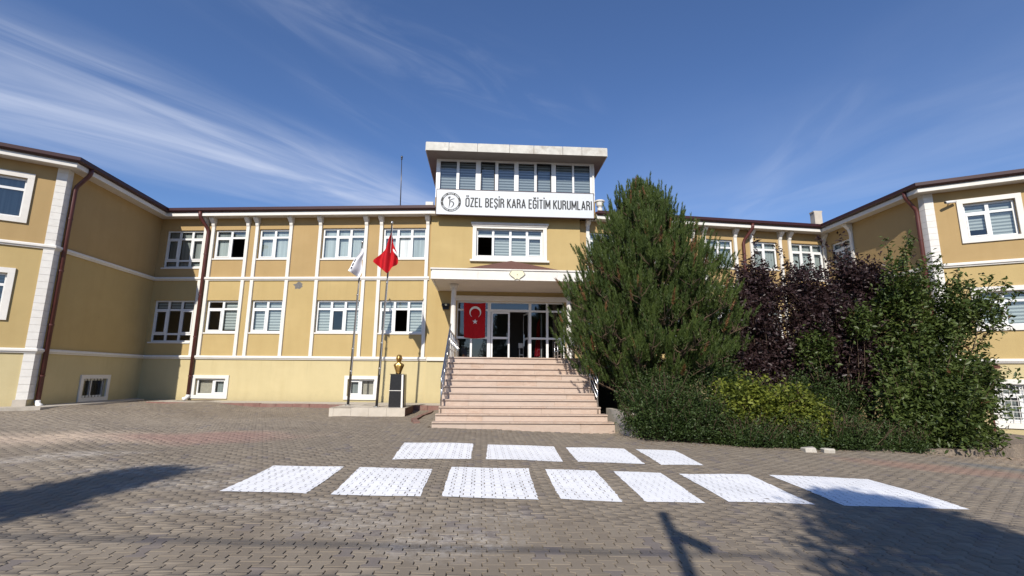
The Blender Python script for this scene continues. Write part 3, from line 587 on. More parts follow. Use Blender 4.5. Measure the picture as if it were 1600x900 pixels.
# condensed bold capitals drawn as strokes: (width, list of polylines in a unit-high box)
def arc_(cx, cz, rx, rz, a0, a1, n=7): return [(cx+rx*math.cos(R(a0+(a1-a0)*k/n)), cz+rz*math.sin(R(a0+(a1-a0)*k/n))) for k in range(n+1)]
O_ = arc_(.2,.80,.2,.2,0,180)+arc_(.2,.20,.2,.2,180,360)+[(.4,.80)]
GL = {'O':(.40,[O_]),'Z':(.36,[[(0,1),(.36,1),(0,0),(.36,0)]]),'E':(.32,[[(.32,1),(0,1),(0,0),(.32,0)],[(0,.52),(.27,.52)]]),'L':(.31,[[(0,1),(0,0),(.31,0)]]),
 'B':(.38,[[(0,0),(0,1),(.18,1)]+arc_(.18,.78,.18,.22,90,-90,6)+[(0,.54)],[(.18,.54)]+arc_(.18,.27,.2,.27,90,-90,6)+[(0,0)]]),
 'S':(.36,[arc_(.18,.80,.18,.20,0,180)+[(.02,.66),(.18,.52),(.34,.36)]+arc_(.18,.20,.18,.20,0,-180)]),'I':(0,[[(0,0),(0,1)]]),
 'R':(.38,[[(0,0),(0,1),(.18,1)]+arc_(.18,.77,.18,.23,90,-90,6)+[(0,.54)],[(.20,.54),(.36,.38),(.38,0)]]),'K':(.38,[[(0,0),(0,1)],[(.38,1),(0,.42)],[(.12,.58),(.40,0)]]),
 'A':(.44,[[(0,0),(.22,1),(.44,0)],[(.07,.28),(.37,.28)]]),'G':(.38,[arc_(.19,.80,.19,.20,0,180)+arc_(.19,.20,.19,.20,180,360)+[(.38,.48),(.20,.48)]]),'T':(.36,[[(0,1),(.36,1)],[(.18,1),(.18,0)]]),
 'M':(.54,[[(0,0),(0,1),(.27,.22),(.54,1),(.54,0)]]),'U':(.38,[[(0,1),(0,.2)]+arc_(.19,.20,.19,.20,180,360)+[(.38,1)]])}
DIA = {'\u00d6':('O',[[(.10,1.20),(.10,1.29)],[(.30,1.20),(.30,1.29)]]),'\u015e':('S',[[(.18,-.06),(.20,-.14),(.13,-.20)]]),'\u0130':('I',[[(0,1.20),(0,1.29)]]),'\u011e':('G',[[(.07,1.28),(.12,1.19),(.26,1.19),(.31,1.28)]])}
def letters(txt, u0, u1, zb, H):
    sw, gap, sp_w = .072, .235, .28; lay, x = [], 0
    for ch in txt:
        if ch == ' ': x += sp_w; continue
        g, extra = DIA.get(ch, (ch, [])); w, st_ = GL[g]; lay.append((x, st_+extra)); x += w+gap
    X = x-gap; kx = (u1-u0)/X; mb = MB(); lv = 0
    for x0_, sts in lay:
        for pl in sts:
            for a, b in zip(pl[:-1], pl[1:]):
                A_, B_ = Vector((u0+(x0_+a[0])*kx, zb+a[1]*H)), Vector((u0+(x0_+b[0])*kx, zb+b[1]*H)); t = (B_-A_); 
                if t.length < 1e-5: continue
                t.normalize(); q = Vector((-t.y, t.x))*sw*H*.98; e_ = t*sw*H*.55; lv = (lv+1) % 9; d = sd+.0015+lv*.0002
                mb.face([F_MC.p(*(p), d) for p in ((A_-e_-q).to_tuple(), (B_+e_-q).to_tuple(), (B_+e_+q).to_tuple(), (A_-e_+q).to_tuple())])
    return mb.build('lettering', 'black', sign)
letters('\u00d6ZEL BE\u015e\u0130R KARA E\u011e\u0130T\u0130M KURUMLARI', 1.80, 8.38, 9.98, .455)
ecu, ecz = 1.02, 10.20
def annulus(r0_, r1_, d, mat, name, par, n=48):
    mb = MB()
    for k in range(n):
        a, b = 2*math.pi*k/n, 2*math.pi*(k+1)/n
        q = lambda r_, t: F_MC.p(ecu+r_*math.cos(t), ecz+r_*math.sin(t), d)
        mb.face([q(r0_,a), q(r1_,a), q(r1_,b), q(r0_,b)])
    return mb.build(name, mat, par)
em = annulus(.40, .525, sd+.001, 'black', 'emblem_ring', sign)
for txt, mid, up_ in (('\u00d6ZEL BE\u015e\u0130R KARA', 90, 1), ('E\u011e\u0130T\u0130M KURUMLARI', 270, -1)):
    n = len(txt); step = 8.0
    for i, ch in enumerate(txt):
        if ch == ' ': continue
        ang = R(mid - up_*(i-(n-1)/2)*step); me, c = text_mesh(ch, .105, 1, .002, .001, 'CENTER'); ca, sa = math.cos(ang-math.pi/2*up_), math.sin(ang-math.pi/2*up_); rb = .462 - up_*.036
        place_text(me, c, F_MC, lambda p: (ecu+rb*math.cos(ang)+p[0]*ca-p[1]*sa, ecz+rb*math.sin(ang)+p[0]*sa+p[1]*ca, sd+.006+float(p[2])), em, 'signwhite', 'letter')
def star(u, z, d, r_, fr, mat, name, par, rot=0, n=5, inner=.382):
    mb = MB(); mb.face([fr.p(u+(r_ if k % 2 == 0 else r_*inner)*math.cos(R(90+rot)+math.pi*k/n), z+(r_ if k % 2 == 0 else r_*inner)*math.sin(R(90+rot)+math.pi*k/n), d) for k in range(2*n)]); return mb.build(name, mat, par)
star(ecu-.462, ecz, sd+.006, .035, F_MC, 'signwhite', 'star', em); star(ecu+.462, ecz, sd+.006, .035, F_MC, 'signwhite', 'star', em)
def stroke(pts, ws, d, fr, mat, name, par):
    mb = MB(); n = len(pts)
    for i in range(n-1):
        a, b = Vector(pts[i]), Vector(pts[i+1]); t = (b-a).normalized(); pnt = Vector((-t.y, t.x))
        q = [a+pnt*ws[i], a-pnt*ws[i], b-pnt*ws[i+1], b+pnt*ws[i+1]]; mb.face([fr.p(x.x, x.y, d) for x in q])
    return mb.build(name, mat, par)
E_ = lambda l: [(ecu+x, ecz+z) for x, z in l]
stroke(E_([(-.07,.20),(-.06,.05),(-.065,-.12),(-.09,-.27)]), [.020,.024,.024,.012], sd+.002, F_MC, 'black', 'emblem_stroke', sign)
stroke(E_([(-.15,.18),(-.08,.26),(-.01,.27)]), [.012,.050,.012], sd+.0025, F_MC, 'black', 'emblem_stroke', sign)
stroke(E_([(-.06,.05),(.02,.13),(.11,.17),(.20,.17)]), [.018,.020,.018,.006], sd+.003, F_MC, 'black', 'emblem_stroke', sign)
stroke(E_([(-.06,-.02),(.03,.02),(.10,.0),(.145,-.07),(.14,-.15),(.09,-.23),(.02,-.28)]), [.012,.020,.026,.028,.026,.018,.006], sd+.0035, F_MC, 'black', 'emblem_stroke', sign)
stroke(E_([(-.14,-.31),(.08,-.31)]), [.005,.005], sd+.002, F_MC, 'lens', 'emblem_stroke', sign)

# ---------------------------------------------------------------- staircase
st = empty('entrance_staircase', (.3,15,-.05), 'wide pink marble staircase of eleven steps leading up to the entrance', 'staircase')
ST = Frame((-2.06,13.38), (2.80,13.70)); ST.d = Vector((math.cos(R(3.3)), math.sin(R(3.3)), 0)); ST.n = Vector((ST.d.y,-ST.d.x,0))
rise, run, nst = .184, .305, 11
def stepx(k):
    l = (-.06 if k == 0 else (-.0 if k == 1 else .06)) ; r_ = (4.92 if k == 0 else (4.80 if k == 1 else 4.68)); return l, r_
for k in range(nst):
    l, r_ = stepx(k); z0 = -.06+rise*k if k else -.35; z1 = -.06+rise*(k+1)+.02; d0 = -run*k
    stp = ST.mbox('step', 'conclight', st, l+.02, r_-.02, z0 if k == 0 else z0-.2, z1-.035, -11.0 if k == nst-1 else d0-run-.05, d0-.02)
    cuts = sorted({l, r_, *[l+(r_-l)*t for t in sorted(random.sample([.18,.27,.36,.45,.54,.63,.72,.81], random.choice((2,3,3))))]})
    for a, b in zip(cuts[:-1], cuts[1:]): ST.mbox('riser_slab', 'marble', stp, a+.004, b-.004, z0 if k else -.30, z1-.036, d0-.02, d0+random.uniform(-.002,.002))
    cuts = sorted({l, r_, *[l+(r_-l)*t for t in sorted(random.sample([.22,.31,.42,.5,.66,.77], 2))]})
    for a, b in zip(cuts[:-1], cuts[1:]): ST.mbox('tread_slab', 'marble', stp, a+.003, b-.003, z1-.034, z1+random.uniform(-.001,.001), -11.0 if k == nst-1 else d0-run-.02, d0+.045)
LZ = -.06+rise*nst+.02
ST.mbox('landing_side', 'marble', st, 4.60, 5.6, -.6, LZ, -11.0, -7.5)
def railing(u, uend_lab, lab):
    r_ = empty('stair_railing', ST.p(u,.2,-.6), lab, 'railing', None)
    zt = lambda k: -.06+rise*(k+1)+.02
    base = [(2,.12),(5,.12),(8,.12),(10.55,.12)]
    def P(kf, h): return ST.p(u, zt(kf)+h, -run*kf-.12)
    posts = [1.6, 4.6, 7.6, 10.5]
    for kf in posts: mb = MB(); mb.tube([ST.p(u, zt(math.floor(kf)), -run*kf-.12), P(kf,.86)], .024, 8); mb.build('post', 'steel', r_, True)
    mb = MB(); mb.tube([P(1.45,.60),P(1.45,.86),P(1.6,.90),P(10.5,.92),P(11.3,.92)], .026, 8); mb.build('handrail', 'steel', r_, True)
    for h in (.28,.48,.68): mb = MB(); mb.tube([P(1.6,h),P(10.5,h)], .014, 6); mb.build('mid_rail', 'steel', r_, True)
    for k in range(6):
        d = -run*10.5-.12-.95*(k+1); mb = MB(); mb.tube([ST.p(u,LZ,d), ST.p(u,LZ+.92,d)], .022, 8); mb.build('post', 'steel', r_, True)
    mb = MB(); mb.tube([ST.p(u,LZ+.92,-run*10.5-.12), ST.p(u,LZ+.92,-9.0)], .026, 8); mb.build('handrail', 'steel', r_, True)
    for h in (.28,.48,.68): mb = MB(); mb.tube([ST.p(u,LZ+h,-run*10.5-.12), ST.p(u,LZ+h,-9.0)], .014, 6); mb.build('mid_rail', 'steel', r_, True)
railing(.12, 0, 'stainless steel railing on the left side of the marble staircase'); railing(4.60, 0, 'stainless steel railing on the right side of the marble staircase beside the pine')
# low planter wall right of the stairs
pw = Frame((2.86,14.9), (3.12,12.95)); mb = MB(); pw.box(mb, 0, pw.len, -.4, .45, -.18, 0); tag(mb.build('planter_wall', 'conclight'), 'low grey concrete planter wall beside the foot of the stairs', 'wall')

be = Frame((3.0,17.2), (4.9,17.3)); mb = MB()
for u in (0,.9,1.82): be.box(mb, u, u+.08, -.6, 1.95, -.08, 0)
be.box(mb, .08, 1.82, 1.85, 1.95, -.08, -.002); be.box(mb, 0, 1.9, 1.955, 2.03, -1.6, .1); be.box(mb, -.0, .02, -.6, 1.95, -3.0, -.085)
bo = mb.build('basement_entrance', 'darkplastic'); tag(bo, 'dark glazed side entrance below the landing, right of the stairs', 'entrance')
mb = MB(); mb.face([be.p(.08,-.6,-.04), be.p(.9,-.6,-.04), be.p(.9,1.85,-.04), be.p(.08,1.85,-.04)]); mb.build('pane', 'darkglass', bo)
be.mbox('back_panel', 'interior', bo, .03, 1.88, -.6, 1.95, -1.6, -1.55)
mb = MB(); mb.face([be.p(.98,-.6,-.04), be.p(1.82,-.6,-.04), be.p(1.82,1.85,-.04), be.p(.98,1.85,-.04)]); mb.build('pane', 'darkglass', bo)

# ---------------------------------------------------------------- flags, poles, bust
plat = empty('flag_platform', (-4.85,17.3,0), 'low stone-tiled platform under the flagpoles and the bust', 'platform')
PF = Frame((-6.06,16.56), (-3.55,16.66))
PF.mbox('platform_core', 'conc', plat, .02, PF.len-.02, -.05, .245, -1.75, -.02)
n = 5; xs = [0,.14,.72,1.30,1.90,PF.len]
for a, b in zip(xs[:-1], xs[1:]): PF.mbox('front_tile', 'plat', plat, a+.003, b-.003, -.04, .248, -.02, 0)
for a, b in zip(xs[:-1], xs[1:]):
    for j in range(3): PF.mbox('top_tile', 'conc' if (j+int(a*3)) % 4 == 0 else 'plat', plat, a+.003, b-.003, .248, .27, -.6*(j+1)+.003, -.6*j)
for j in range(3): mb = MB(); PF.box(mb, PF.len-.02, PF.len, -.04, .248, -.6*(j+1)+.003, -.6*j-.001); mb.build('side_tile', 'redkerb', plat)
def flagpole(x, y, z0, top, lean, lab, joints):
    o = empty('flagpole', (x,y,z0), lab, 'flagpole', None); mb = MB(); mb.rings([(x,y,z0,.11,.11),(x,y,z0+.035,.11,.11)], 16); mb.build('base_plate', 'steel', o, False)
    P = lambda z: (x+(top[0]-x)*(z-z0)/(top[2]-z0), y+(top[1]-y)*(z-z0)/(top[2]-z0), z)
    H = top[2]-z0; zs = [z0+.03, z0+H*.33, z0+H*.34, z0+H*.66, z0+H*.67, top[2]]; mb = MB(); mb.tube([P(z) for z in zs], [.047,.046,.039,.037,.029,.024], 12); mb.build('pole', 'pole', o, True)
    for z in (z0+H*.335, z0+H*.665, z0+H*.2): mb = MB(); mb.tube([P(z-.02), P(z+.02)], .052, 12); mb.build('collar', 'steel', o, True)
    mb = MB(); mb.tube([P(top[2]-.01), P(top[2]+.04), P(top[2]+.1)], [.035,.05,.012], 10); mb.build('finial', 'steel', o, True)
    mb = MB(); q = P(top[2]-.1); mb.tube([(q[0]+.05,q[1]-.05,q[2]), (x+.06,y-.05,z0+1.1)], .005, 4); mb.build('rope', 'whitecloth', o)
    return P
P1 = flagpole(-5.88, 17.90, .27, (-5.76,17.93,6.33), 0, 'left flagpole on the platform, carrying the furled white flag', 0)
P2 = flagpole(-4.63, 17.10, .27, (-4.44,17.07,6.84), 0, 'right flagpole on the platform, carrying the red flag', 0)
def cloth(name, outline_fn, mat, nu=14, nv=14, parent=None):
    mb = MB()
    for i in range(nu+1):
        for j in range(nv+1): mb.v.append(tuple(outline_fn(i/nu, j/nv)))
    for i in range(nu):
        for j in range(nv): a = i*(nv+1)+j; mb.f.append((a, a+nv+1, a+nv+2, a+1))
    return mb.build(name, mat, parent, True)
def bilerp(c, s, t): return (Vector(c[0])*(1-s)+Vector(c[1])*s)*(1-t) + (Vector(c[3])*(1-s)+Vector(c[2])*s)*t
# red flag: falls in a limp fold either side of the pole
def red_fn(s, t):
    # s across (-1 left lobe .. 1 right lobe) , t downwards
    x = -1+2*s; top = 6.50; q = P2(top)
    left = x < 0; ax = abs(x)
    zt_ = top - (0.55*ax if left else .30*ax)*.9*(1 if left else 1) - (.55*ax if left else .55*ax)
    zb = 4.93 + (.44*ax if left else .50*ax)
    z = zt_*(1-t)+zb*t; wdt = (.56 if left else .34)
    dx = x*wdt*(.25+.75*min(1,(top-z)/1.0)) if not left else x*wdt*(.12+.88*min(1,(top-z)/1.0)); px_, py_, _ = P2(max(4.9,z))
    return (px_+dx+.02, py_-.03-.22*math.sin(x*5+z*1.5)*ax-.20*(1-ax)*t+.10*math.sin(9*x), z)
rf = cloth('turkish_flag', red_fn, 'red', 24, 18); tag(rf, 'red flag with white crescent hanging limp on the right flagpole', 'flag')
mb = MB()      # visible part of the white crescent, wrapped on the right lobe
N_ = 14
for i in range(N_):
    t0, t1 = i/N_, (i+1)/N_
    for a, b in ((t0,t1),):
        def q(t, w):
            sx_ = .5+.5*(1-w*(.10+.45*math.sin(math.pi*t))); tt = .12+.36*t; v = Vector(red_fn(min(1,sx_), tt)); v.y -= .03; return v
        mb.face([q(a,0),q(a,1),q(b,1),q(b,0)])
mb.build('crescent', 'whitecloth', rf)
def white_fn(s, t):
    c = ((P1(6.12)[0]+.02,17.88,6.12), (P1(6.0)[0]+.09,17.9,5.95), (P1(5.0)[0]+.08,17.75,4.90), (P1(5.2)[0]-.27,17.3,5.12)); v = bilerp(c, s, t)
    v.y += .12*math.sin(s*7+t*3)*t; v.x += .03*math.sin(t*8+s*2); return v
wf = cloth('white_flag', white_fn, 'whitecloth', 14, 18); tag(wf, 'white flag with a dark emblem hanging furled on the left flagpole', 'flag')
mb = MB()
for i in range(10):
    a, b = .45+.045*i, .45+.045*(i+1)
    if i % 4 == 3: continue
    mb.face([white_fn(.10,a)-Vector((0,.01,0)), white_fn(.26,a)-Vector((0,.01,0)), white_fn(.26,b)-Vector((0,.01,0)), white_fn(.10,b)-Vector((0,.01,0))])
mb.build('flag_emblem', 'black', wf)
# bust on its pedestal
ped = empty('bust_pedestal', (-3.95,17.0,.27), 'black granite pedestal with white marble edges carrying the golden bust', 'pedestal')
def taper(name, mat, x0, x1, tx0, tx1, y0, y1, z0, z1): mb = MB(); mb.hexa([(x0,y0,z0),(x1,y0,z0),(x1,y1,z0),(x0,y1,z0),(tx0,y0,z1),(tx1,y0,z1),(tx1,y1,z1),(tx0,y1,z1)]); return mb.build(name, mat, ped)
y0 = 16.93; zm = .84; f_ = lambda z: ((-4.19+.0*z)+(z-.27)/1.10*.03, -3.76-(z-.27)/1.10*.02)
for z0, z1 in ((.28,.825),(.845,1.38)):
    a, b = f_(z0), f_(z1); taper('black_slab', 'granite', a[0], a[1], b[0], b[1], y0, y0+.03, z0, z1)
taper('pedestal_core', 'whitemarble', -4.20, -3.70, -4.17, -3.72, y0+.03, y0+.42, .27, 1.37); taper('black_slab', 'granite', -3.698, -3.67, -3.718, -3.69, y0+.08, y0+.40, .28, 1.37)
taper('marble_strip', 'whitemarble', -3.76, -3.70, -3.78, -3.72, y0-.004, y0+.03, .27, 1.38); taper('marble_strip', 'whitemarble', -4.19, -3.765, -4.18, -3.77, y0-.003, y0+.03, .826, .844); taper('pedestal_top', 'granite', -4.19, -3.70, -4.19, -3.70, y0-.01, y0+.44, 1.381, 1.40)
bx_, by_, bz = -3.93, 17.1, 1.40
mb = MB()
body = [(0,0,.088,.08),(.05,0,.098,.085),(.12,0,.118,.095),(.20,0,.150,.11),(.27,0,.178,.115),(.315,0,.186,.11),(.345,0,.155,.10),(.368,0,.105,.088),(.388,-.005,.072,.076),(.41,-.01,.066,.074),(.43,-.02,.074,.088),(.455,-.02,.086,.102),(.49,-.02,.094,.112),(.53,-.018,.098,.116),(.575,-.015,.097,.114),(.615,-.01,.088,.104),(.645,-.005,.068,.082),(.663,0,.042,.052),(.670,0,.010,.012)]
mb.rings([(bx_, by_+o_, bz+z, rx, ry) for z, o_, rx, ry in body], 32)
v = []      # face relief
for (x, y, z) in mb.v:
    dx, dy, dz = x-bx_, y-by_, z-bz
    if dz > .40 and dy < 0:
        nose = math.exp(-((dx/.018)**2+((dz-.518)/.030)**2))*.030; brow = math.exp(-((abs(dx)-.036)/.028)**2-((dz-.562)/.012)**2)*.014; eye = -math.exp(-((abs(dx)-.037)/.017)**2-((dz-.543)/.011)**2)*.016
        mouth = math.exp(-(dx/.028)**2-((dz-.482)/.008)**2)*.008; chin = math.exp(-(dx/.03)**2-((dz-.448)/.014)**2)*.014; y -= nose+brow+eye+mouth+chin
    if .05 < dz < .33 and dy < 0: y -= .018*math.exp(-((abs(dx)-.055-(dz-.1)*.1)/.016)**2); y += .02*math.exp(-(dx/.02)**2)*(dz > .15)
    v.append((x, y, z))
mb.v = v
for s in (-1, 1): mb.rings([(bx_+s*.094, by_, bz+.505,.004,.006),(bx_+s*.102,by_,bz+.52,.013,.022),(bx_+s*.105,by_,bz+.55,.011,.022),(bx_+s*.098,by_,bz+.568,.004,.008)], 8)
o = mb.build('golden_bust', 'gold', None, True); tag(o, 'golden head-and-shoulders bust on the black pedestal', 'bust')

# the monument group stands nearer the facade, on lowered ground: built above, now scaled about the camera
def scale_group(roots, pivot, dest, k):
    pv_, ds = Vector(pivot), Vector(dest); done = set()
    def kids(o): return [c for c in bpy.data.objects if c.parent == o]
    def fix(o):
        if o.type == 'MESH' and o.data.name not in done:
            done.add(o.data.name); n = len(o.data.vertices); c = np.empty(n*3, 'f'); o.data.vertices.foreach_get('co', c); c = c.reshape(-1,3); c = (c-np.array(pv_))*k+np.array(ds); o.data.vertices.foreach_set('co', c.ravel().astype('f'))
        elif o.type == 'EMPTY':
            nl_ = ds+(Vector(o.location)-pv_)*k; o.location = nl_; WM[o.name] = Matrix.Translation(nl_)
            for c in kids(o): c.matrix_parent_inverse = WM[o.name].inverted()
        for c in kids(o): fix(c)
    for r_ in roots: fix(r_)
scale_group([o for o in bpy.data.objects if o.parent is None and o.name.split('.')[0] in ('flag_platform','flagpole','turkish_flag','white_flag','bust_pedestal','golden_bust')], (-6.06,16.56,0), (-7.27,19.87,-.28), 1.2)

# flag hung inside the entrance glazing
ff = Frame(tuple(F_MC.p(0,0,0)[:2]), tuple(F_MC.p(1,0,0)[:2]))
fu0, fu1, fz0, fz1 = 1.80, 2.92, 3.27, 5.06
def hang(s, t): return ff.p(fu0+(fu1-fu0)*s+(.05*t*(1-s)), fz1+(fz0-fz1)*t-.05*math.sin(math.pi*s)*(1 if t < .1 else 1)-.015, -.085+.02*math.sin(s*9)*(.3+t)+.02)
hf = cloth('hanging_flag', hang, 'red', 18, 10); tag(hf, 'large red flag with crescent and star hung over the glazing left of the door', 'flag')
mb = MB(); cu2, cz2 = 2.40, 4.55
for k in range(24):
    def pt(k, inner):
        a = R(-90-62)-(2*math.pi-R(124)-0)*k/24 if False else R(298-360)+R(304-0)*0
        return None
    a0 = R(-62)+0; 
mb.v = []
nn = 28; out_, in_ = [], []
th = math.acos(max(-1, min(1, 0)))
ro, ri, off = .30, .245, -.075   # crescent opens downwards towards the star (the flag hangs sideways)
for k in range(nn+1):
    a = R(-60)+R(300)*k/nn; out_.append((cu2+ro*math.cos(a), cz2+ro*math.sin(a)))
    b = R(-52)+R(284)*k/nn; in_.append((cu2+ri*math.cos(b), cz2+off*.8+ri*math.sin(b)))
for k in range(nn): mb.face([ff.p(*out_[k],-.03), ff.p(*out_[k+1],-.03), ff.p(*in_[k+1],-.03), ff.p(*in_[k],-.03)])
mb.build('crescent', 'whitecloth', hf); star(2.40, 4.06, -.03, .145, ff, 'whitecloth', 'star', hf)
# inside the entrance hall
mb = MB(); c = F_MC.p(2.0,0,-.55); mb.rings([(c.x,c.y,2.0,.16,.16),(c.x,c.y,2.35,.22,.22),(c.x,c.y,2.40,.24,.24)], 16); tag(mb.build('plant_pot', 'terracotta'), 'terracotta pot inside the glass left of the door', 'pot')
fs = empty('indoor_flag_stand', F_MC.p(5.55,2,-.4), 'red flag on a white stand behind the glass right of the door', 'flag'); c = F_MC.p(5.85,0,-.45)
mb = MB(); mb.tube([(c.x,c.y,2),(c.x,c.y,4.55)], .035, 8); mb.rings([(c.x,c.y,2.0,.16,.16),(c.x,c.y,2.05,.16,.16)], 12); mb.build('stand', 'whiteplastic', fs)
fsf = cloth('flag_cloth', lambda s, t: (c.x-.08-.28*s*(.5+.5*t), c.y-.06+.05*math.sin(s*12), 4.35-2.0*t-.25*s*(1-t)), 'red', 10, 6, fs)
mb = MB(); F_MC.box(mb, 4.75, 5.1, 2.85, 3.1, -2.0, -1.6); F_MC.box(mb, 4.8, 4.85, 1.98, 2.85, -2.0, -1.95); F_MC.box(mb, 5.0, 5.05, 1.98, 2.85, -1.65, -1.6); F_MC.box(mb, 4.78,5.08,2.45,2.5,-2.0,-1.6); tag(mb.build('hall_chair', 'whiteplastic'), 'white chair standing inside the open doorway', 'chair')

# ---------------------------------------------------------------- ground
gm_ = Mat('ground_soil', .95, spec=.1); gc = gm_.mix(gm_.rng(gm_.noise(.8, 6, .7), .35, .7), (.20,.16,.125), (.30,.25,.20)); gc = gm_.mix(gm_.rng(gm_.noise(14, 4, .6), .4, .7), gc, (.13,.11,.09)); gm_.color(gc); gm_.bump(gm_.noise(20, 5, .7), .6, .02); M_['ground'] = gm_.m
def zone(m, x, y, rx, ry, soft=.4, rot=0, wob=.5):
    # soft elliptical stain with a noisy rim
    mp = m.N('ShaderNodeMapping'); mp.vector_type = 'TEXTURE'; mp.inputs['Location'].default_value = (x,y,0); mp.inputs['Rotation'].default_value = (0,0,rot); mp.inputs['Scale'].default_value = (rx,ry,1e6); m.L(m.pos(), mp.inputs[0])
    ln = m.N('ShaderNodeVectorMath'); ln.operation = 'LENGTH'; m.L(mp.outputs[0], ln.inputs[0])
    d = m.math('ADD', ln.outputs['Value'], m.math('MULTIPLY', m.math('SUBTRACT', m.noise(1.1, 6, .7), .5), wob*2)); return m.rng(d, 1+soft*.5, 1-soft*.5)
def paver_mat():
    m = Mat('paver_concrete', .88, spec=.22); at = m.N('ShaderNodeAttribute'); at.attribute_name = 'tone'
    col = m.mix(at.outputs['Fac'], (.214,.179,.138), (.273,.231,.179))
    col = m.mix(m.rng(at.outputs['Fac'], .94, .95), col, (.19,.165,.15))
    g1 = m.rng(m.noise(.55, 6, .7), .38, .68); col = m.mix(m.math('MULTIPLY', g1, .45), col, (.19,.155,.12))
    g2 = m.rng(m.noise(1.6, 7, .75), .58, .70); col = m.mix(m.math('MULTIPLY', g2, .28), col, (.36,.31,.26))
    g3 = m.rng(m.noise(60, 4, .7), .55, .75); col = m.mix(m.math('MULTIPLY', g3, .30), col, (.15,.125,.10))
    sand = zone(m, -10.0, 10.6, 4.2, .95, .9, R(10)); sand = m.math('MULTIPLY', sand, m.rng(m.noise(3.0, 6, .75), .20, .50)); col = m.mix(m.math('MULTIPLY', sand, .95), col, (.52,.41,.31))
    pink = zone(m, -6.9, 11.1, 1.9, .9, .7, R(-4)); col = m.mix(m.math('MULTIPLY', pink, .75), col, (.27,.165,.14))
    wh = zone(m, -7.6, 8.3, 1.1, .5, .9, R(25)); wh = m.math('MULTIPLY', wh, m.rng(m.noise(5, 6, .75), .40, .6)); col = m.mix(m.math('MULTIPLY', wh, .7), col, (.52,.47,.41))
    for (x, y, rx, ry, s) in ((-2.4,5.55,1.4,.25,.85),(-.55,4.55,.6,.35,.75),(-1.4,5.0,.6,.35,.7),(-3.9,6.5,1.0,.35,.75),(-5.2,7.4,1.2,.4,.7),(-.2,5.4,.5,.25,.5)):
        w2 = zone(m, x, y, rx, ry, .9, R(10), .7); w2 = m.math('MULTIPLY', w2, m.rng(m.noise(7, 5, .8), .42, .62)); col = m.mix(m.math('MULTIPLY', w2, s), col, (.42,.38,.33))
    rd = zone(m, 8.4, 9.9, 1.5, .55, .8, R(-22)); col = m.mix(m.math('MULTIPLY', rd, .5), col, (.34,.20,.15))
    gy = zone(m, 10.2, 10.4, .9, .35, .5, R(-25)); col = m.mix(m.math('MULTIPLY', gy, .7), col, (.16,.16,.155))
    ye = zone(m, 12.6, 10.6, 1.9, .42, .7, R(-15)); col = m.mix(m.math('MULTIPLY', ye, .65), col, (.48,.38,.25))
    dust = zone(m, 15.5, 13.0, 5.5, 2.6, .8, R(-10)); col = m.mix(m.math('MULTIPLY', dust, .6), col, (.36,.27,.20))
    dl = zone(m, -14.0, 14.5, 8.0, 3.6, .8, R(8)); col = m.mix(m.math('MULTIPLY', dl, m.rng(m.noise(1.8,6,.7), .3, .7, .15, .6)), col, (.33,.28,.22))
    m.color(col); m.bump(m.noise(90, 4, .7), .35, .004); return m.m
M_['paver'] = paver_mat()
def paint_mat():
    m = Mat('white_road_paint', .6, spec=.3); n = m.rng(m.noise(11, 8, .8), .56, .72); n2 = m.rng(m.noise(2.5, 5, .6), .40, .7)
    col = m.mix(m.math('MULTIPLY', n, .42), (.90,.905,.92), (.55,.52,.48)); col = m.mix(m.math('MULTIPLY', n2, .30), col, (.74,.74,.73)); m.color(col); m.bump(m.noise(70, 4, .7), .3, .004); return m.m
M_['paint'] = paint_mat()
def und(x, y):   # gentle unevenness of the paving, stronger far left
    k = 1/(1+math.exp((x+5.5)*1.2)); return (.010+.045*k)*math.sin(x*1.3+.7*math.sin(y*.9))*math.sin(y*1.7+x*.4) + .004*math.sin(x*4+y*3)
def GS(x, y): return G(x, y)+und(x, y)
def sheet(name, xs, ys, zf, mat):
    mb = MB(); n = len(ys)
    for x in xs:
        for y in ys: mb.v.append((x, y, zf(x, y)))
    for i in range(len(xs)-1):
        for j in range(n-1): a = i*n+j; mb.f.append((a, a+n, a+n+1, a+1))
    return mb.build(name, mat, None, True)
xs = [-3000,-800,-200,-60,-30]+[-24+.5*i for i in range(101)]+[30,40,60,200,800,3000]; ys = [-3000,-800,-200,-60,-25]+[-15+.5*i for i in range(93)]+[34,60,200,800,3000]
def zg(x, y):
    xx = max(-30, min(26, x)); return GS(xx, y)-.024 if (-24 <= x <= 26 and -15 <= y <= 32) else G(xx, y)-.03
gnd = sheet('ground', xs, ys, zg, 'ground'); tag(gnd, 'paved school forecourt of brownish interlocking blocks', kind='structure')
# interlocking concrete blocks
PA = R(3.6); CU, CV = math.cos(PA), math.sin(PA); LB, WB, AMP = .205, .132, .021
def b2w(u, v): return (u*CU-v*CV, u*CV+v*CU)
HL, t_ = LB/2, .012
def outline(ins, end=None):
    w, nrw, q = WB/2+AMP-ins, WB/2-AMP-ins, LB/4; end = ins if end is None else end
    r_ = [(w,HL-end),(w,q+t_),(nrw,q-t_),(nrw,-q+t_),(w,-q-t_),(w,-HL+end)]
    return r_+[(-x,y) for x, y in reversed(r_)]
OT, OR = outline(.0080, .0040), outline(.0048, .0022)
def inside_building(x, y):
    if y > 13.3 and -2.2 < x < 2.9 and y > 13.45+.05*x: return True
    if x < -18.4: return y > 18.7 or y > 18.9+(x+18.4)*.645
    if x < 3.6: return y > 24.3
    if y > 26.4: return True
    return x > 18.4 and y > 20.6-(x-18.6)*.503
def bed(x, y):    # planted bed with hedge and trees
    return (x > 3.3 and y > 12.2+ .0*x and x < 11.5) or (x > 3.3 and y > 13.2 and x < 16)
cells = []
umin, umax = -26, 24; ju = range(int(umin/WB), int(umax/WB)); 
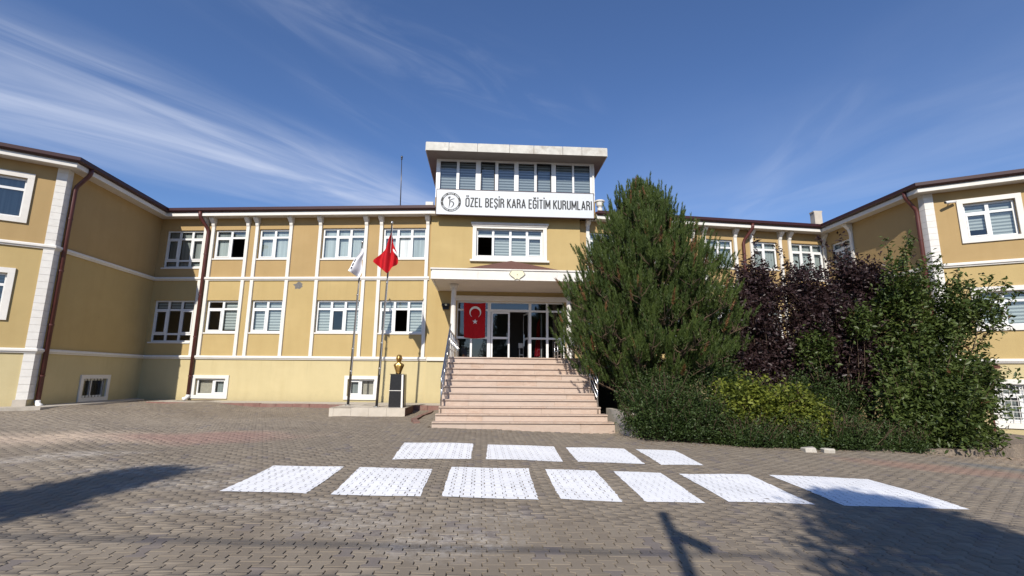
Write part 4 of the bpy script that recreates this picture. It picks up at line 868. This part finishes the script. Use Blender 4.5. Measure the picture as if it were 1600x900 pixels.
for i in ju:
    u = i*WB
    for j in range(int(3.4/LB), int(25.4/LB)+2):
        v = j*LB+(HL if i % 2 else 0); x, y = b2w(u, v)
        if abs(x) > 1.12*y+.6 or y < 3.5: continue
        if inside_building(x, y) or bed(x, y): continue
        if -7.25 < x < -4.3 and 19.95 < y < 21.9: continue
        cells.append((x, y, i, j))
cells.sort(key=lambda c: (c[0]**2+(c[1])**2)); cells = np.array([(c[0],c[1]) for c in cells]); NC = len(cells)
tone = RNG.random(NC)
protos = []
for k in range(6):
    mb = MB(); n = 12; mb.v = [(x,y,0) for x,y in OT]+[(x,y,-.0022) for x,y in OR]+[(x,y,-.06) for x,y in OR]
    mb.f = [(0,1,10,11),(1,2,9,10),(2,3,8,9),(3,4,7,8),(4,5,6,7)]
    mb.f = [tuple(reversed(f)) for f in mb.f]
    for a in (0, n):
        for q in range(n): q2 = (q+1) % n; mb.f.append((a+q, a+q2, a+n+q2, a+n+q))
    me = bpy.data.meshes.new('paver'); me.from_pydata(mb.v, [], mb.f); me.materials.append(M_['paver']); at = me.attributes.new('tone', 'FLOAT', 'POINT'); at.data.foreach_set('value', [min(1,(k+.2)/5.2)]*len(mb.v)); protos.append(me)
vis = [i for i in range(NC) if cells[i][1] > 3.85 and abs(cells[i][0]) < 1.06*cells[i][1]+.15]
near = set(vis[:300])
for i in sorted(near):
    x, y = cells[i]; o = bpy.data.objects.new('paver', protos[int(tone[i]*5.99)]); z = GS(x, y)+random.uniform(-.0015,.0015)
    nx, ny = (GS(x+.1,y)-GS(x-.1,y))/.2, (GS(x,y+.1)-GS(x,y-.1))/.2
    o.rotation_euler = (ny+random.uniform(-.006,.006), -nx+random.uniform(-.006,.006), PA+random.uniform(-.012,.012)); o.location = (x, y, z); COL.objects.link(o); o.parent = gnd
rest = np.array([i for i in range(NC) if i not in near]); nb = len(rest); V0 = np.array(OT+OR+OR, 'f'); zz = np.array([0]*12+[-.0022]*12+[-.035]*12, 'f')
cxy = cells[rest]; tx = RNG.normal(0,.007,nb); ty = RNG.normal(0,.006,nb); dz = RNG.normal(0,.0016,nb); ca, sa = np.cos(PA+RNG.normal(0,.012,nb)), np.sin(PA+RNG.normal(0,.012,nb))
lx = V0[None,:,0]; ly = V0[None,:,1]; X = cxy[:,0,None]+lx*ca[:,None]-ly*sa[:,None]; Y = cxy[:,1,None]+lx*sa[:,None]+ly*ca[:,None]
g0 = np.array([GS(x,y) for x,y in cxy]); gx = np.array([(GS(x+.1,y)-GS(x-.1,y))/.2 for x,y in cxy]); gy = np.array([(GS(x,y+.1)-GS(x,y-.1))/.2 for x,y in cxy])
Z = g0[:,None]+dz[:,None]+(X-cxy[:,0,None])*(gx+ty)[:,None]+(Y-cxy[:,1,None])*(gy+tx)[:,None]+zz[None]
def fast_mesh(name, verts, faces_list, mat, parent=None, tone_=None, smooth=False):
    me = bpy.data.meshes.new(name); me.vertices.add(len(verts)); me.vertices.foreach_set('co', np.asarray(verts, 'f').ravel())
    loops = np.concatenate([f.ravel() for f in faces_list]); sizes = np.concatenate([np.full(len(f), f.shape[1]) for f in faces_list]); starts = np.concatenate(([0], np.cumsum(sizes)[:-1]))
    me.loops.add(len(loops)); me.loops.foreach_set('vertex_index', loops.astype('i')); me.polygons.add(len(sizes)); me.polygons.foreach_set('loop_start', starts.astype('i'))
    me.update(calc_edges=True); me.validate(); me.materials.append(M_[mat] if isinstance(mat, str) else mat)
    if tone_ is not None: a = me.attributes.new('tone', 'FLOAT', 'POINT'); a.data.foreach_set('value', np.asarray(tone_, 'f'))
    if smooth: me.polygons.foreach_set('use_smooth', [True]*len(me.polygons))
    o = bpy.data.objects.new(name, me); return link(o, parent)
base = np.array([tuple(reversed(f)) for f in ((0,1,10,11),(1,2,9,10),(2,3,8,9),(3,4,7,8),(4,5,6,7))]+[(q,(q+1)%12,12+(q+1)%12,12+q) for q in range(12)]+[(12+q,12+(q+1)%12,24+(q+1)%12,24+q) for q in range(12)])
faces = (base[None]+np.arange(nb)[:,None,None]*36).reshape(-1,4)
pv = fast_mesh('paving', np.stack([X,Y,Z],-1).reshape(-1,3), [faces], 'paver', gnd, np.repeat(tone[rest], 36)); pv['kind'] = 'stuff'
# painted game squares on the paving
def clip(poly, quad):
    for k in range(len(quad)):
        a, b = quad[k], quad[(k+1) % len(quad)]; out = []
        side = lambda p: (b[0]-a[0])*(p[1]-a[1])-(b[1]-a[1])*(p[0]-a[0])
        for i in range(len(poly)):
            p, q = poly[i-1], poly[i]; sp_, sq = side(p), side(q)
            if sp_ >= 0: 
                if sq >= 0: out.append(q)
                else: t = sp_/(sp_-sq); out.append((p[0]+(q[0]-p[0])*t, p[1]+(q[1]-p[1])*t))
            elif sq >= 0: t = sp_/(sp_-sq); out.append((p[0]+(q[0]-p[0])*t, p[1]+(q[1]-p[1])*t)); out.append(q)
        poly = out
        if len(poly) < 3: return []
    return poly
marks = [('leftmost white painted rectangle of the back row, scuffed at its left corner', [(-2.2,10.44),(-.78,10.56),(-.69,8.77),(-2.0,8.53)], 0.0045),
 ('second white painted rectangle of the back row, straight in front of the stairs', [(-.48,10.55),(.92,10.71),(.92,8.83),(-.42,8.77)], 0.0032),
 ('third white painted rectangle of the back row', [(1.17,10.64),(2.44,10.8),(2.38,8.97),(1.19,8.89)], 0.0025),
 ('narrow white painted rectangle at the right end of the back row', [(2.68,10.78),(3.54,10.83),(3.44,9.02),(2.65,8.91)], 0.0022),
 ('leftmost white painted rectangle of the front row', [(-3.63,7.79),(-2.53,7.72),(-2.41,6.04),(-3.46,6.1)], 0.0045),
 ('second white painted rectangle of the front row with dark block joints', [(-2.28,7.69),(-1.18,7.75),(-1.06,6.04),(-2.11,6.04)], 0.0047),
 ('third white painted rectangle of the front row with bold dotted joints', [(-.93,7.96),(.29,8.05),(.34,6.12),(-.81,6.08)], 0.0054),
 ('narrow fourth white painted rectangle of the front row', [(.55,8.0),(1.35,8.12),(1.38,6.25),(.61,6.22)], 0.0043),
 ('fifth white painted rectangle of the front row, joints nearly filled with paint', [(1.65,8.13),(2.43,8.19),(2.41,6.32),(1.66,6.28)], 0.0025),
 ('sixth white painted rectangle of the front row with fine grey joints', [(2.73,8.2),(3.92,8.34),(3.86,6.46),(2.74,6.44)], 0.0036),
 ('wide white painted rectangle at the right end of the front row, partly shaded', [(4.27,8.41),(5.94,8.43),(5.85,6.52),(4.24,6.49)], 0.0032)]
for lab, qd, ins in marks:
    ols = [outline(ins*f_, ins*g_) for f_, g_ in ((1.25,.5),(.9,.2),(.45,.0),(1.5,.9),(.15,.0),(1.1,.35))]; q = [qd[3], qd[2], qd[1], qd[0]]; mb = MB(); cx_, cy_ = sum(p[0] for p in qd)/4, sum(p[1] for p in qd)/4
    for (x, y) in cells:
        if abs(x-cx_) > 1.3 or abs(y-cy_) > 1.4: continue
        ol = ols[random.randrange(6)]; jt = [(p[0]+random.uniform(-.010,.010), p[1]+random.uniform(-.008,.008)) for p in q]
        for fc in ((0,1,10,11),(1,2,9,10),(2,3,8,9),(3,4,7,8),(4,5,6,7)):
            pl = [(x+ol[t][0]*CU-ol[t][1]*CV, y+ol[t][0]*CV+ol[t][1]*CU) for t in fc]; pl = clip(pl[::-1], jt)
            if len(pl) >= 3: i0 = len(mb.v); mb.v += [(a, b, GS(a,b)+.0055) for a, b in pl]; mb.f.append(tuple(range(i0, i0+len(pl))))
    o = mb.build('painted_rectangle', 'paint'); tag(o, lab, 'floor marking', 'white rectangles painted on the paving')
    n_ = o.data; 
    if n_.polygons and sum(p.normal.z for p in n_.polygons) < 0: n_.flip_normals()
# aprons and kerbs
def slab(name, pts, z0, z1, mat, lab=None, cat=None, kind=None, parent=None):
    mb = MB(); n = len(pts); mb.v = [(x,y,z0) for x,y in pts]+[(x,y,z1) for x,y in pts]; mb.f = [tuple(reversed(range(n))), tuple(range(n,2*n))]+[(i,(i+1)%n,n+(i+1)%n,n+i) for i in range(n)]
    o = mb.build(name, mat, parent); return tag(o, lab, cat, kind=kind)
lw = offset_line([LWP, B, A], 1.0); slab('pavement', [LWP, lw[0], lw[1], (-17.9,24.2), A], -.5, .06, 'conclight', 'narrow concrete pavement along the foot of the left wing', kind='structure')
k0, k1 = (-17.0,21.9), (-6.5,21.5)
slab('pavement', [(-17.85,24.0),(-16.9,23.15),(-2.9,22.35),(-2.9,24.3),(-17.85,25.1)], -.5, .0, 'conclight', 'concrete pavement along the foot of the left facade', kind='structure')
kr = empty('red_kerb', (-10,21.4,0), 'weathered red kerb of short stones edging the pavement under the left facade', 'kerb')
for k in range(18):
    a = (-16.9+.775*k, 23.15-.0443*k); b = (-16.9+.775*(k+1)-.012, 23.15-.0443*(k+1)); j = random.uniform(-.012,.012)
    slab('kerb_stone', [(a[0],a[1]-.18+j),(b[0],b[1]-.18+j),(b[0],b[1]+.0+j),(a[0],a[1]+.0+j)], -.45, .015+random.uniform(-.010,.008), 'redkerb', parent=kr)
k2 = empty('red_edging', (-2.6,15.5,0), 'broken red brick edging between the flag platform and the stairs', 'kerb')
pts = [(-2.75,14.6),(-3.15,16.2),(-3.5,18.0),(-3.6,20.0),(-3.5,22.2)]
for (a, b) in zip(pts[:-1], pts[1:]):
    n = max(2, int((Vector(b)-Vector(a)).length/.5))
    for i in range(n):
        p, q = Vector(a).lerp(Vector(b), i/n), Vector(a).lerp(Vector(b), (i+.97)/n); t = (q-p).normalized(); w = Vector((-t.y,t.x))*.09; j = random.uniform(-.02,.02)
        slab('kerb_stone', [(p+w*-1).to_tuple(), (q+w*-1).to_tuple(), (q+w).to_tuple(), (p+w).to_tuple()], G(p.x,p.y)-.08, G(p.x,p.y)+.06+j, 'redkerb', parent=k2)
for k, (x, y, lab) in enumerate(((6.85,11.55,'left one of two white stones at the front edge of the hedge'),(7.25,11.5,'right one of two white stones at the front edge of the hedge'))):
    mb = MB(); g0_ = G(x,y); hx, hy = (.14,.08) if k == 0 else (.12,.07)
    bot = [(x-hx,y-hy),(x,y-hy-.02),(x+hx,y-hy),(x+hx,y+hy),(x,y+hy+.01),(x-hx,y+hy)]; mb.v = [(a,b,g0_-.03) for a,b in bot]+[(a,b,g0_+.07) for a,b in bot]+[(x+(a-x)*.86,y+(b-y)*.8,g0_+.095) for a,b in bot]
    mb.f = [(i,(i+1)%6,6+(i+1)%6,6+i) for i in range(6)]+[(6+i,6+(i+1)%6,12+(i+1)%6,12+i) for i in range(6)]+[(12,13,14,15,16,17)]
    mb.v = [(a+random.uniform(-.018,.018),b+random.uniform(-.012,.012),c+random.uniform(-.010,.010)) for a,b,c in mb.v]; tag(mb.build('stone', 'stone'), lab, 'stone', 'white stones by the hedge')
# dry leaves, small litter and weeds on the paving
nl = 900; lx_ = RNG.uniform(-9,16,nl); ly_ = RNG.uniform(4.2,14,nl); 
lx_[460:760] = RNG.uniform(2.8,11.5,300); ly_[460:760] = 12.0-RNG.gamma(1.2,.22,300)
k = 260; lx_[:k] = RNG.normal(13.5,2.5,k); ly_[:k] = RNG.normal(11.8,1.4,k); lx_[k:k+200] = RNG.normal(-.2,1.6,200); ly_[k:k+200] = RNG.normal(12.8,.35,200); mb = MB()
for x, y in zip(lx_, ly_):
    if inside_building(x, y) or abs(x) > 1.1*y or (y < 8 and random.random() < .75): continue
    a = random.uniform(0,6.28); s_ = random.uniform(.008,.022); z = GS(x,y)+.008; u_, v_ = Vector((math.cos(a),math.sin(a),random.uniform(-.3,.3)))*s_, Vector((-math.sin(a),math.cos(a),random.uniform(-.2,.4)))*s_*.6; c_ = Vector((x,y,z)); mb.face([c_-u_, c_-v_, c_+u_, c_+v_])
M_['litter'] = plain('dry_leaf', (.20,.12,.06), .9, .35, 6); tag(mb.build('dry_leaves', 'litter'), 'small dry leaves scattered on the paving', 'leaves', kind='stuff')

# ---------------------------------------------------------------- vegetation
def leaves(name, pts, size, mat, parent, aspect=.5, up_bias=.5, nrm=None, size_var=.35, tone_=None):
    """pts: (n,3) leaf positions; each leaf is a folded rhombus"""
    n = len(pts); d = RNG.normal(size=(n,3)); 
    if nrm is not None: d = d*.8+nrm
    d[:,2] *= .7; d /= np.linalg.norm(d, axis=1)[:,None]+1e-9
    h = RNG.normal(size=(n,3)); h[:,2] += up_bias*1.5; s = np.cross(d, h); s /= np.linalg.norm(s, axis=1)[:,None]+1e-9; nn_ = np.cross(s, d)
    L_ = size*(1+RNG.uniform(-size_var, size_var, n))[:,None]; a = pts; b = pts+d*L_*.5+s*L_*aspect*.5+nn_*L_*.10; c = pts+d*L_; e = pts+d*L_*.5-s*L_*aspect*.5+nn_*L_*.10
    V = np.stack([a,b,c,e], 1).reshape(-1,3); base_ = np.arange(n)[:,None]*4; tri = np.concatenate([base_+np.array([[0,1,2]]), base_+np.array([[0,2,3]])])
    t = RNG.random(n) if tone_ is None else tone_
    return fast_mesh(name, V, [tri], mat, parent, np.repeat(t, 4))
def branchy(tips, base, spread=.15, mb=None, r0=.05):
    mb = mb or MB()
    for t in tips:
        b = Vector(base); t = Vector(t); m = b.lerp(t, .5)+Vector((random.uniform(-spread,spread), random.uniform(-spread,spread), random.uniform(0,spread*2))); L_ = (t-b).length
        mb.tube([b, b.lerp(m,.5), m, m.lerp(t,.55), t], [r0, r0*.8, r0*.6, r0*.35, r0*.12], 6, False)
    return mb
# pine
def pine():
    o = empty('pine_tree', (4.35,15.35,-.2), 'dense dark green pine tree standing right of the entrance stairs', 'tree'); X0, Y0 = 4.30, 15.35; top = 7.82
    tr = MB(); tr.tube([(X0+.1,Y0,-.5),(X0+.05,Y0,1.5),(X0,Y0+.05,4),(X0-.02,Y0,6.2),(X0,Y0,top-.3)], [.17,.14,.10,.05,.015], 10)
    g = random.Random(5); shoots = []
    def radius(z):   # crown profile
        t = (z-.55)/(top-.55)
        if t < .30: return 1.66+.92*math.sin(math.pi/2*t/.30)
        return 2.58*max(0,(1-((t-.30)/.70)**1.35))**.80
    br = MB(); z = .9; k = 0
    while z < top-.5:
        nbr = 9 if z < 5 else 7
        for i in range(nbr):
            a = 2*math.pi*(i/nbr)+k*2.4+g.uniform(-.25,.25); rr_ = radius(min(top, z+.55))*g.uniform(.80,1.12); rise_ = .30+.35*(z/top)+g.uniform(-.1,.15)
            end = Vector((X0+rr_*math.cos(a), Y0+rr_*math.sin(a)*1.0, z+rr_*rise_*.55)); st_ = Vector((X0,Y0,z)); mid = st_.lerp(end,.55)+Vector((0,0,-.10*rr_))
            if end.z > top-.2: continue
            br.tube([st_, mid, end], [.035,.022,.008], 5, False)
            n_sub = int(12+15*rr_)
            for s in range(n_sub):
                t = g.uniform(.30,1.0)**.8; p = st_.lerp(mid, t/.55) if t < .55 else mid.lerp(end, (t-.55)/.45)
                off = Vector((g.gauss(0,1), g.gauss(0,1), 0)); off = off.normalized()*g.uniform(.08,.42)*(.5+.5*rr_/2.5)
                tip = p+off+Vector((0,0,g.uniform(.10,.38)))
                if s % 3 == 0: br.tube([p, p.lerp(tip,.5)+Vector((0,0,-.04)), tip], [.010,.008,.005], 4, False)
                ax = Vector(((tip.x-X0)*.16+g.gauss(0,.12), (tip.y-Y0)*.16+g.gauss(0,.12), 1.0 if tip.z > 2.0 else .6)).normalized(); shoots.append((tip, ax, g.uniform(.28,.58)))
            shoots.append((end, Vector((math.cos(a)*.3, math.sin(a)*.3, 1)).normalized(), .40))
        z += .30 if z < 5 else .33; k += 1
    for i in range(26): a = g.uniform(0,6.28); r_ = g.uniform(0,.75); shoots.append((Vector((X0+r_*math.cos(a), Y0+r_*math.sin(a), top-.35-r_*1.15+g.uniform(-.3,.1))), Vector((math.cos(a)*.15,math.sin(a)*.15,1)).normalized(), .42))
    shoots.append((Vector((X0,Y0,top-.45)), Vector((0,0,1)), .5))
    tr.build('trunk', 'bark', o, True); br.build('branch', 'bark', o)
    base_p = np.array([s[0] for s in shoots]); ax = np.array([s[1] for s in shoots]); ln = np.array([s[2] for s in shoots]); m = 84; n = len(shoots)
    tt = RNG.random((n,m)); pos = base_p[:,None]+ax[:,None]*(ln[:,None]*tt)[...,None]; rnd = RNG.normal(size=(n,m,3)); rnd -= (rnd*ax[:,None]).sum(-1,keepdims=True)*ax[:,None]; rnd /= np.linalg.norm(rnd,axis=-1,keepdims=True)
    fl = .68+.75*tt; d = ax[:,None]*fl[...,None]+rnd*(.95-.45*tt)[...,None]; d /= np.linalg.norm(d,axis=-1,keepdims=True); L_ = RNG.uniform(.075,.125,(n,m))
    sd_ = np.cross(d, RNG.normal(size=(n,m,3))); sd_ /= np.linalg.norm(sd_,axis=-1,keepdims=True); w = .0088
    a = pos-sd_*w; b = pos+sd_*w; c = pos+d*L_[...,None]; V = np.stack([a,b,c],2).reshape(-1,3); F = np.arange(n*m*3).reshape(-1,3)
    tn = np.clip(RNG.random(n)[:,None]*.75+RNG.random((n,m))*.25+.0, 0, .92); brown = RNG.random(n) < .025; tn[brown] = 1.0
    fast_mesh('crown', V, [F], 'needle', o, np.repeat(tn.reshape(-1), 3)); return n*m
print('pine needles', pine())
def cluster_points(cl, per, sig, flat=.8):
    c = np.array(cl); p = np.repeat(c[:,:3], per, 0); s = np.repeat(c[:,3], per); q = RNG.normal(size=(len(p),3))*s[:,None]*sig; q[:,2] *= flat; return p+q
def shrub(name, stems, lab, cat, mat, leaf, per, sig, trunk_r=.05, group=None, up_b=.5, aspect=.5, tips_extra=(), inner=.35, shoot=0, shoot_len=.5):
    bx0 = sum(s[0] for s in stems)/len(stems); by0 = sum(s[1] for s in stems)/len(stems); o = empty(name, (bx0,by0,G(bx0,by0)), lab, cat, group); g = random.Random(len(lab)); cl = []; tb = MB(); sp = []
    for (sx_, sy_, cx_, cy_, cz_, rx, ry, rz, n) in stems:
        tips = []
        for k in range(n):
            while True:
                d = Vector((g.gauss(0,1),g.gauss(0,1),g.gauss(0,1))).normalized(); rr_ = g.uniform(inner,1)**.6*g.uniform(.82,1.10); p = Vector((cx_+d.x*rx*rr_, cy_+d.y*ry*rr_, cz_+d.z*rz*rr_))
                if p.z > G(p.x,p.y)+.12: break
            cl.append((*p, g.uniform(.7,1.25))); 
            if k % 5 == 0: tips.append(p)
            if shoot and d.z > -.1 and rr_ > .8 and g.random() < shoot:
                L_ = shoot_len*g.uniform(.5,1.3); dr = Vector((d.x*.6+g.gauss(0,.2), d.y*.6+g.gauss(0,.2), .8)).normalized(); tb.tube([p, p+dr*L_*.5, p+dr*L_], [.008,.006,.003], 4, False)
                for q in range(int(26*L_/.5)): t = g.uniform(.1,1); sp.append(tuple(p+dr*L_*t+Vector((g.gauss(0,.045),g.gauss(0,.045),g.gauss(0,.04)))))
        gz = G(sx_, sy_); base_ = (sx_, sy_, gz-.1); branchy(tips, (sx_, sy_, gz+.35), .2, tb, trunk_r*.55); tb.tube([base_, (sx_, sy_, gz+.4)], [trunk_r*1.1, trunk_r*.8], 8)
    tb.build('trunk', 'bark', o, True); P_ = cluster_points(cl, per, sig)
    if sp: P_ = np.concatenate([P_, np.array(sp)])
    P0 = P_; ok = P_[:,2] > np.array([G(x,y) for x, y in P_[:,:2]])+.02; P_ = P_[ok]
    ct_ = RNG.random(len(cl)+1)**1.3; T_ = np.concatenate([np.repeat(ct_[:-1], per), np.full(len(P0)-len(cl)*per, .7)])[ok]; T_ = np.clip(T_*.62+RNG.random(len(T_))*.36, 0, .92); T_[RNG.random(len(T_)) < .006] = 1
    leaves('crown', P_, leaf, mat, o, aspect, up_b, None, .45, T_); return o
PG = 'purple-leaved trees behind the hedge'
shrub('purple_leaf_tree', [(8.0,15.6, 7.5,15.5,2.5, 1.35,1.1,2.0,270), (8.3,15.8, 8.1,15.7,4.1, .8,.8,1.30,85), (7.7,15.3, 7.2,14.9,1.2, 1.2,.8,1.1,150), (8.9,15.5, 8.9,15.1,1.5, 1.0,.6,1.6,210)], 'dark purple-leaved tree just right of the pine', 'tree', 'purple', .115, 66, .17, .05, PG, shoot=.5, shoot_len=.85, inner=.0)
shrub('purple_leaf_tree', [(10.6,15.6, 10.5,15.3,2.4, 1.95,1.2,2.1,400), (11.3,15.6, 11.2,15.5,4.35, 1.1,.9,1.2,150), (9.6,15.6, 9.5,15.5,4.0, .7,.7,1.1,70)], 'broad dark purple-leaved tree beside the green tree on the right', 'tree', 'purple', .115, 66, .17, .05, PG, shoot=.55, shoot_len=.9, inner=.0)
shrub('cherry_tree', [(12.0,14.3, 11.9,14.2,2.1, 1.55,1.1,2.0,260), (12.3,14.4, 12.95,13.9,3.2, 1.05,.9,1.1,85), (12.0,14.3, 11.5,14.1,3.8, .65,.6,1.1,60), (12.3,14.0, 12.5,13.4,1.3, .8,.8,.8,60), (11.8,14.1, 11.2,13.0,.45, 1.55,.85,1.25,220), (11.0,13.4, 10.4,12.9,.1, 1.0,.6,.9,110)], 'leafy green tree in front of the right wing', 'tree', 'green', .135, 50, .17, .06, up_b=.8, aspect=.42, shoot=.75, shoot_len=1.0, inner=.0)
shrub('green_shrub', [(9.1,14.6, 8.9,14.3,2.3, .5,.3,.7,30),(9.9,14.6, 10.2,14.0,3.0,.4,.3,.6,16)], 'mid green foliage showing between the purple trees', 'shrub', 'green', .12, 40, .15, .03, up_b=.8)
shrub('yellow_green_shrub', [(6.2,12.8, 5.9,12.65,.70, .85,.5,.70,130), (7.0,12.6, 7.1,12.6,.42, 1.0,.5,.70,150)], 'yellow-green shrub lit by the sun in the middle of the hedge', 'shrub', 'yellow', .088, 46, .12, .03, up_b=.9, aspect=.55, shoot=.6, shoot_len=.38)
# low hedge: individual plants of uneven height
hs = [(3.75,12.75,.75,.80,'low dark green hedge plant beside the foot of the stairs'),(4.75,12.65,.70,.85,'low green hedge plant under the pine'),(5.7,12.2,-.05,.9,'low hedge plant in front of the yellow-green shrub'),(7.0,12.2,-.25,.9,'low hedge plant behind the two white stones'),(8.3,12.45,-.05,.9,'low dark hedge plant right of the yellow-green shrub'),(9.6,12.55,-.30,.9,'low dark hedge plant at the right end of the bed')]
for k, (x, y, h_, w_, lab) in enumerate(hs):
    shrub('hedge_plant', [(x,y, x,y,h_*.6-.28, w_*.95,.6,h_*.6+.42,150), (x,y, x+(-.4 if k % 2 else .35),y+.2,h_*.8-.1, .45,.4,h_*.5+.45,45)], lab, 'hedge', 'hedge', .062, 80, .14, .02, 'low hedge plants in the bed', up_b=.8, aspect=.42, shoot=.9, shoot_len=.5)
shrub('hedge_plant', [(4.1,13.6, 4.0,13.7,.75, 1.0,.6,.85,170)], 'taller hedge plant at the pine\'s foot behind the planter wall', 'hedge', 'hedge', .062, 80, .15, .02, 'low hedge plants in the bed', up_b=.8, aspect=.45, shoot=.9, shoot_len=.5)
shrub('hedge_plant', [(5.9,13.6, 5.7,13.9,.95, 1.2,.5,.9,220)], 'dark hedge plant in the shade between the pine and the purple tree', 'hedge', 'hedge', .065, 75, .15, .02, 'low hedge plants in the bed', up_b=.8, aspect=.45, shoot=.7, shoot_len=.45)
shrub('hedge_plant', [(8.8,13.8, 8.6,14.1,.45, 1.6,.5,1.0,240)], 'dark shrub in the shade under the purple trees', 'shrub', 'hedge', .07, 70, .17, .02, 'low hedge plants in the bed', up_b=.8, aspect=.45, shoot=.4, shoot_len=.4)
# bed soil
slab('planting_bed', [(3.05,12.25),(11.4,12.35),(13.5,13.5),(16,13.6),(16,19),(3.0,19),(3.0,13.3)], -.75, -.30, 'ground', 'brown soil of the planting bed under the hedge', kind='structure')

# ---------------------------------------------------------------- things behind the camera whose shadows and reflections show
def backtree(x, y, h, w, lab, shape=1.0, n=260, per=60, leaf=.16):
    o = empty('conifer', (x,y,G(x,y)), lab, 'tree', 'trees behind the viewer'); g = random.Random(int(h*10)); cl = []
    for k in range(n):
        t = g.random()**.8; z = 1.2+(h-1.2)*t; r_ = w*(1-t)**shape*g.uniform(.2,1.0)+.05; a = g.uniform(0,6.28); cl.append((x+r_*math.cos(a), y+r_*math.sin(a), z+g.uniform(-.15,.15)-.3*(1-t), 1.0))
    mb = MB(); mb.tube([(x,y,-.3),(x,y,h*.5),(x,y,h-.2)], [.16,.10,.02], 8); mb.build('trunk', 'bark', o, True)
    P_ = cluster_points(cl, per, .22); P_ = P_[P_[:,2] < h+.1]; leaves('crown', P_, leaf, 'backtree', o, .5, .5)
backtree(2.35,-5.0,8.3,3.1,'dark conifer shading the right foreground', .62, 420)
backtree(-7.05,-3.2,7.45,1.7,'slim dark conifer shading the left foreground', .8, 260)
sp_ = empty('signpost', (.10,-2.6,0), 'grey post behind the viewer casting the thin shadow', 'post'); mb = MB(); mb.tube([(.10,-2.6,-.2),(.10,-2.6,5.9)], .062, 10); mb.build('pole', 'steel', sp_); mb = MB(); mb.tube([(.10,-2.6,5.38),(.38,-2.45,4.95)], .085, 8); mb.build('arm', 'steel', sp_)
mb = MB(); mb.tube([(x, -5.2+.006*x, 6.8+.0025*x*x) for x in range(-24, 25, 4)], .02, 6); tag(mb.build('overhead_cable', 'darkplastic'), 'black overhead cable crossing behind the viewer', 'cable')
for k, (x, y, h, w) in enumerate(((-16,-22,9,3.2),(-3,-26,8,3.5),(9,-24,10,3.4),(19,-20,9,3.2))):
    backtree(x, y, h, w, ('round tree far behind the viewer, leftmost','round tree behind the viewer, left of centre','tall tree behind the viewer, right of centre','tree far behind the viewer, rightmost')[k], .45, 160, 50, .3)
print('objects', len(bpy.data.objects), 'pavers', NC)
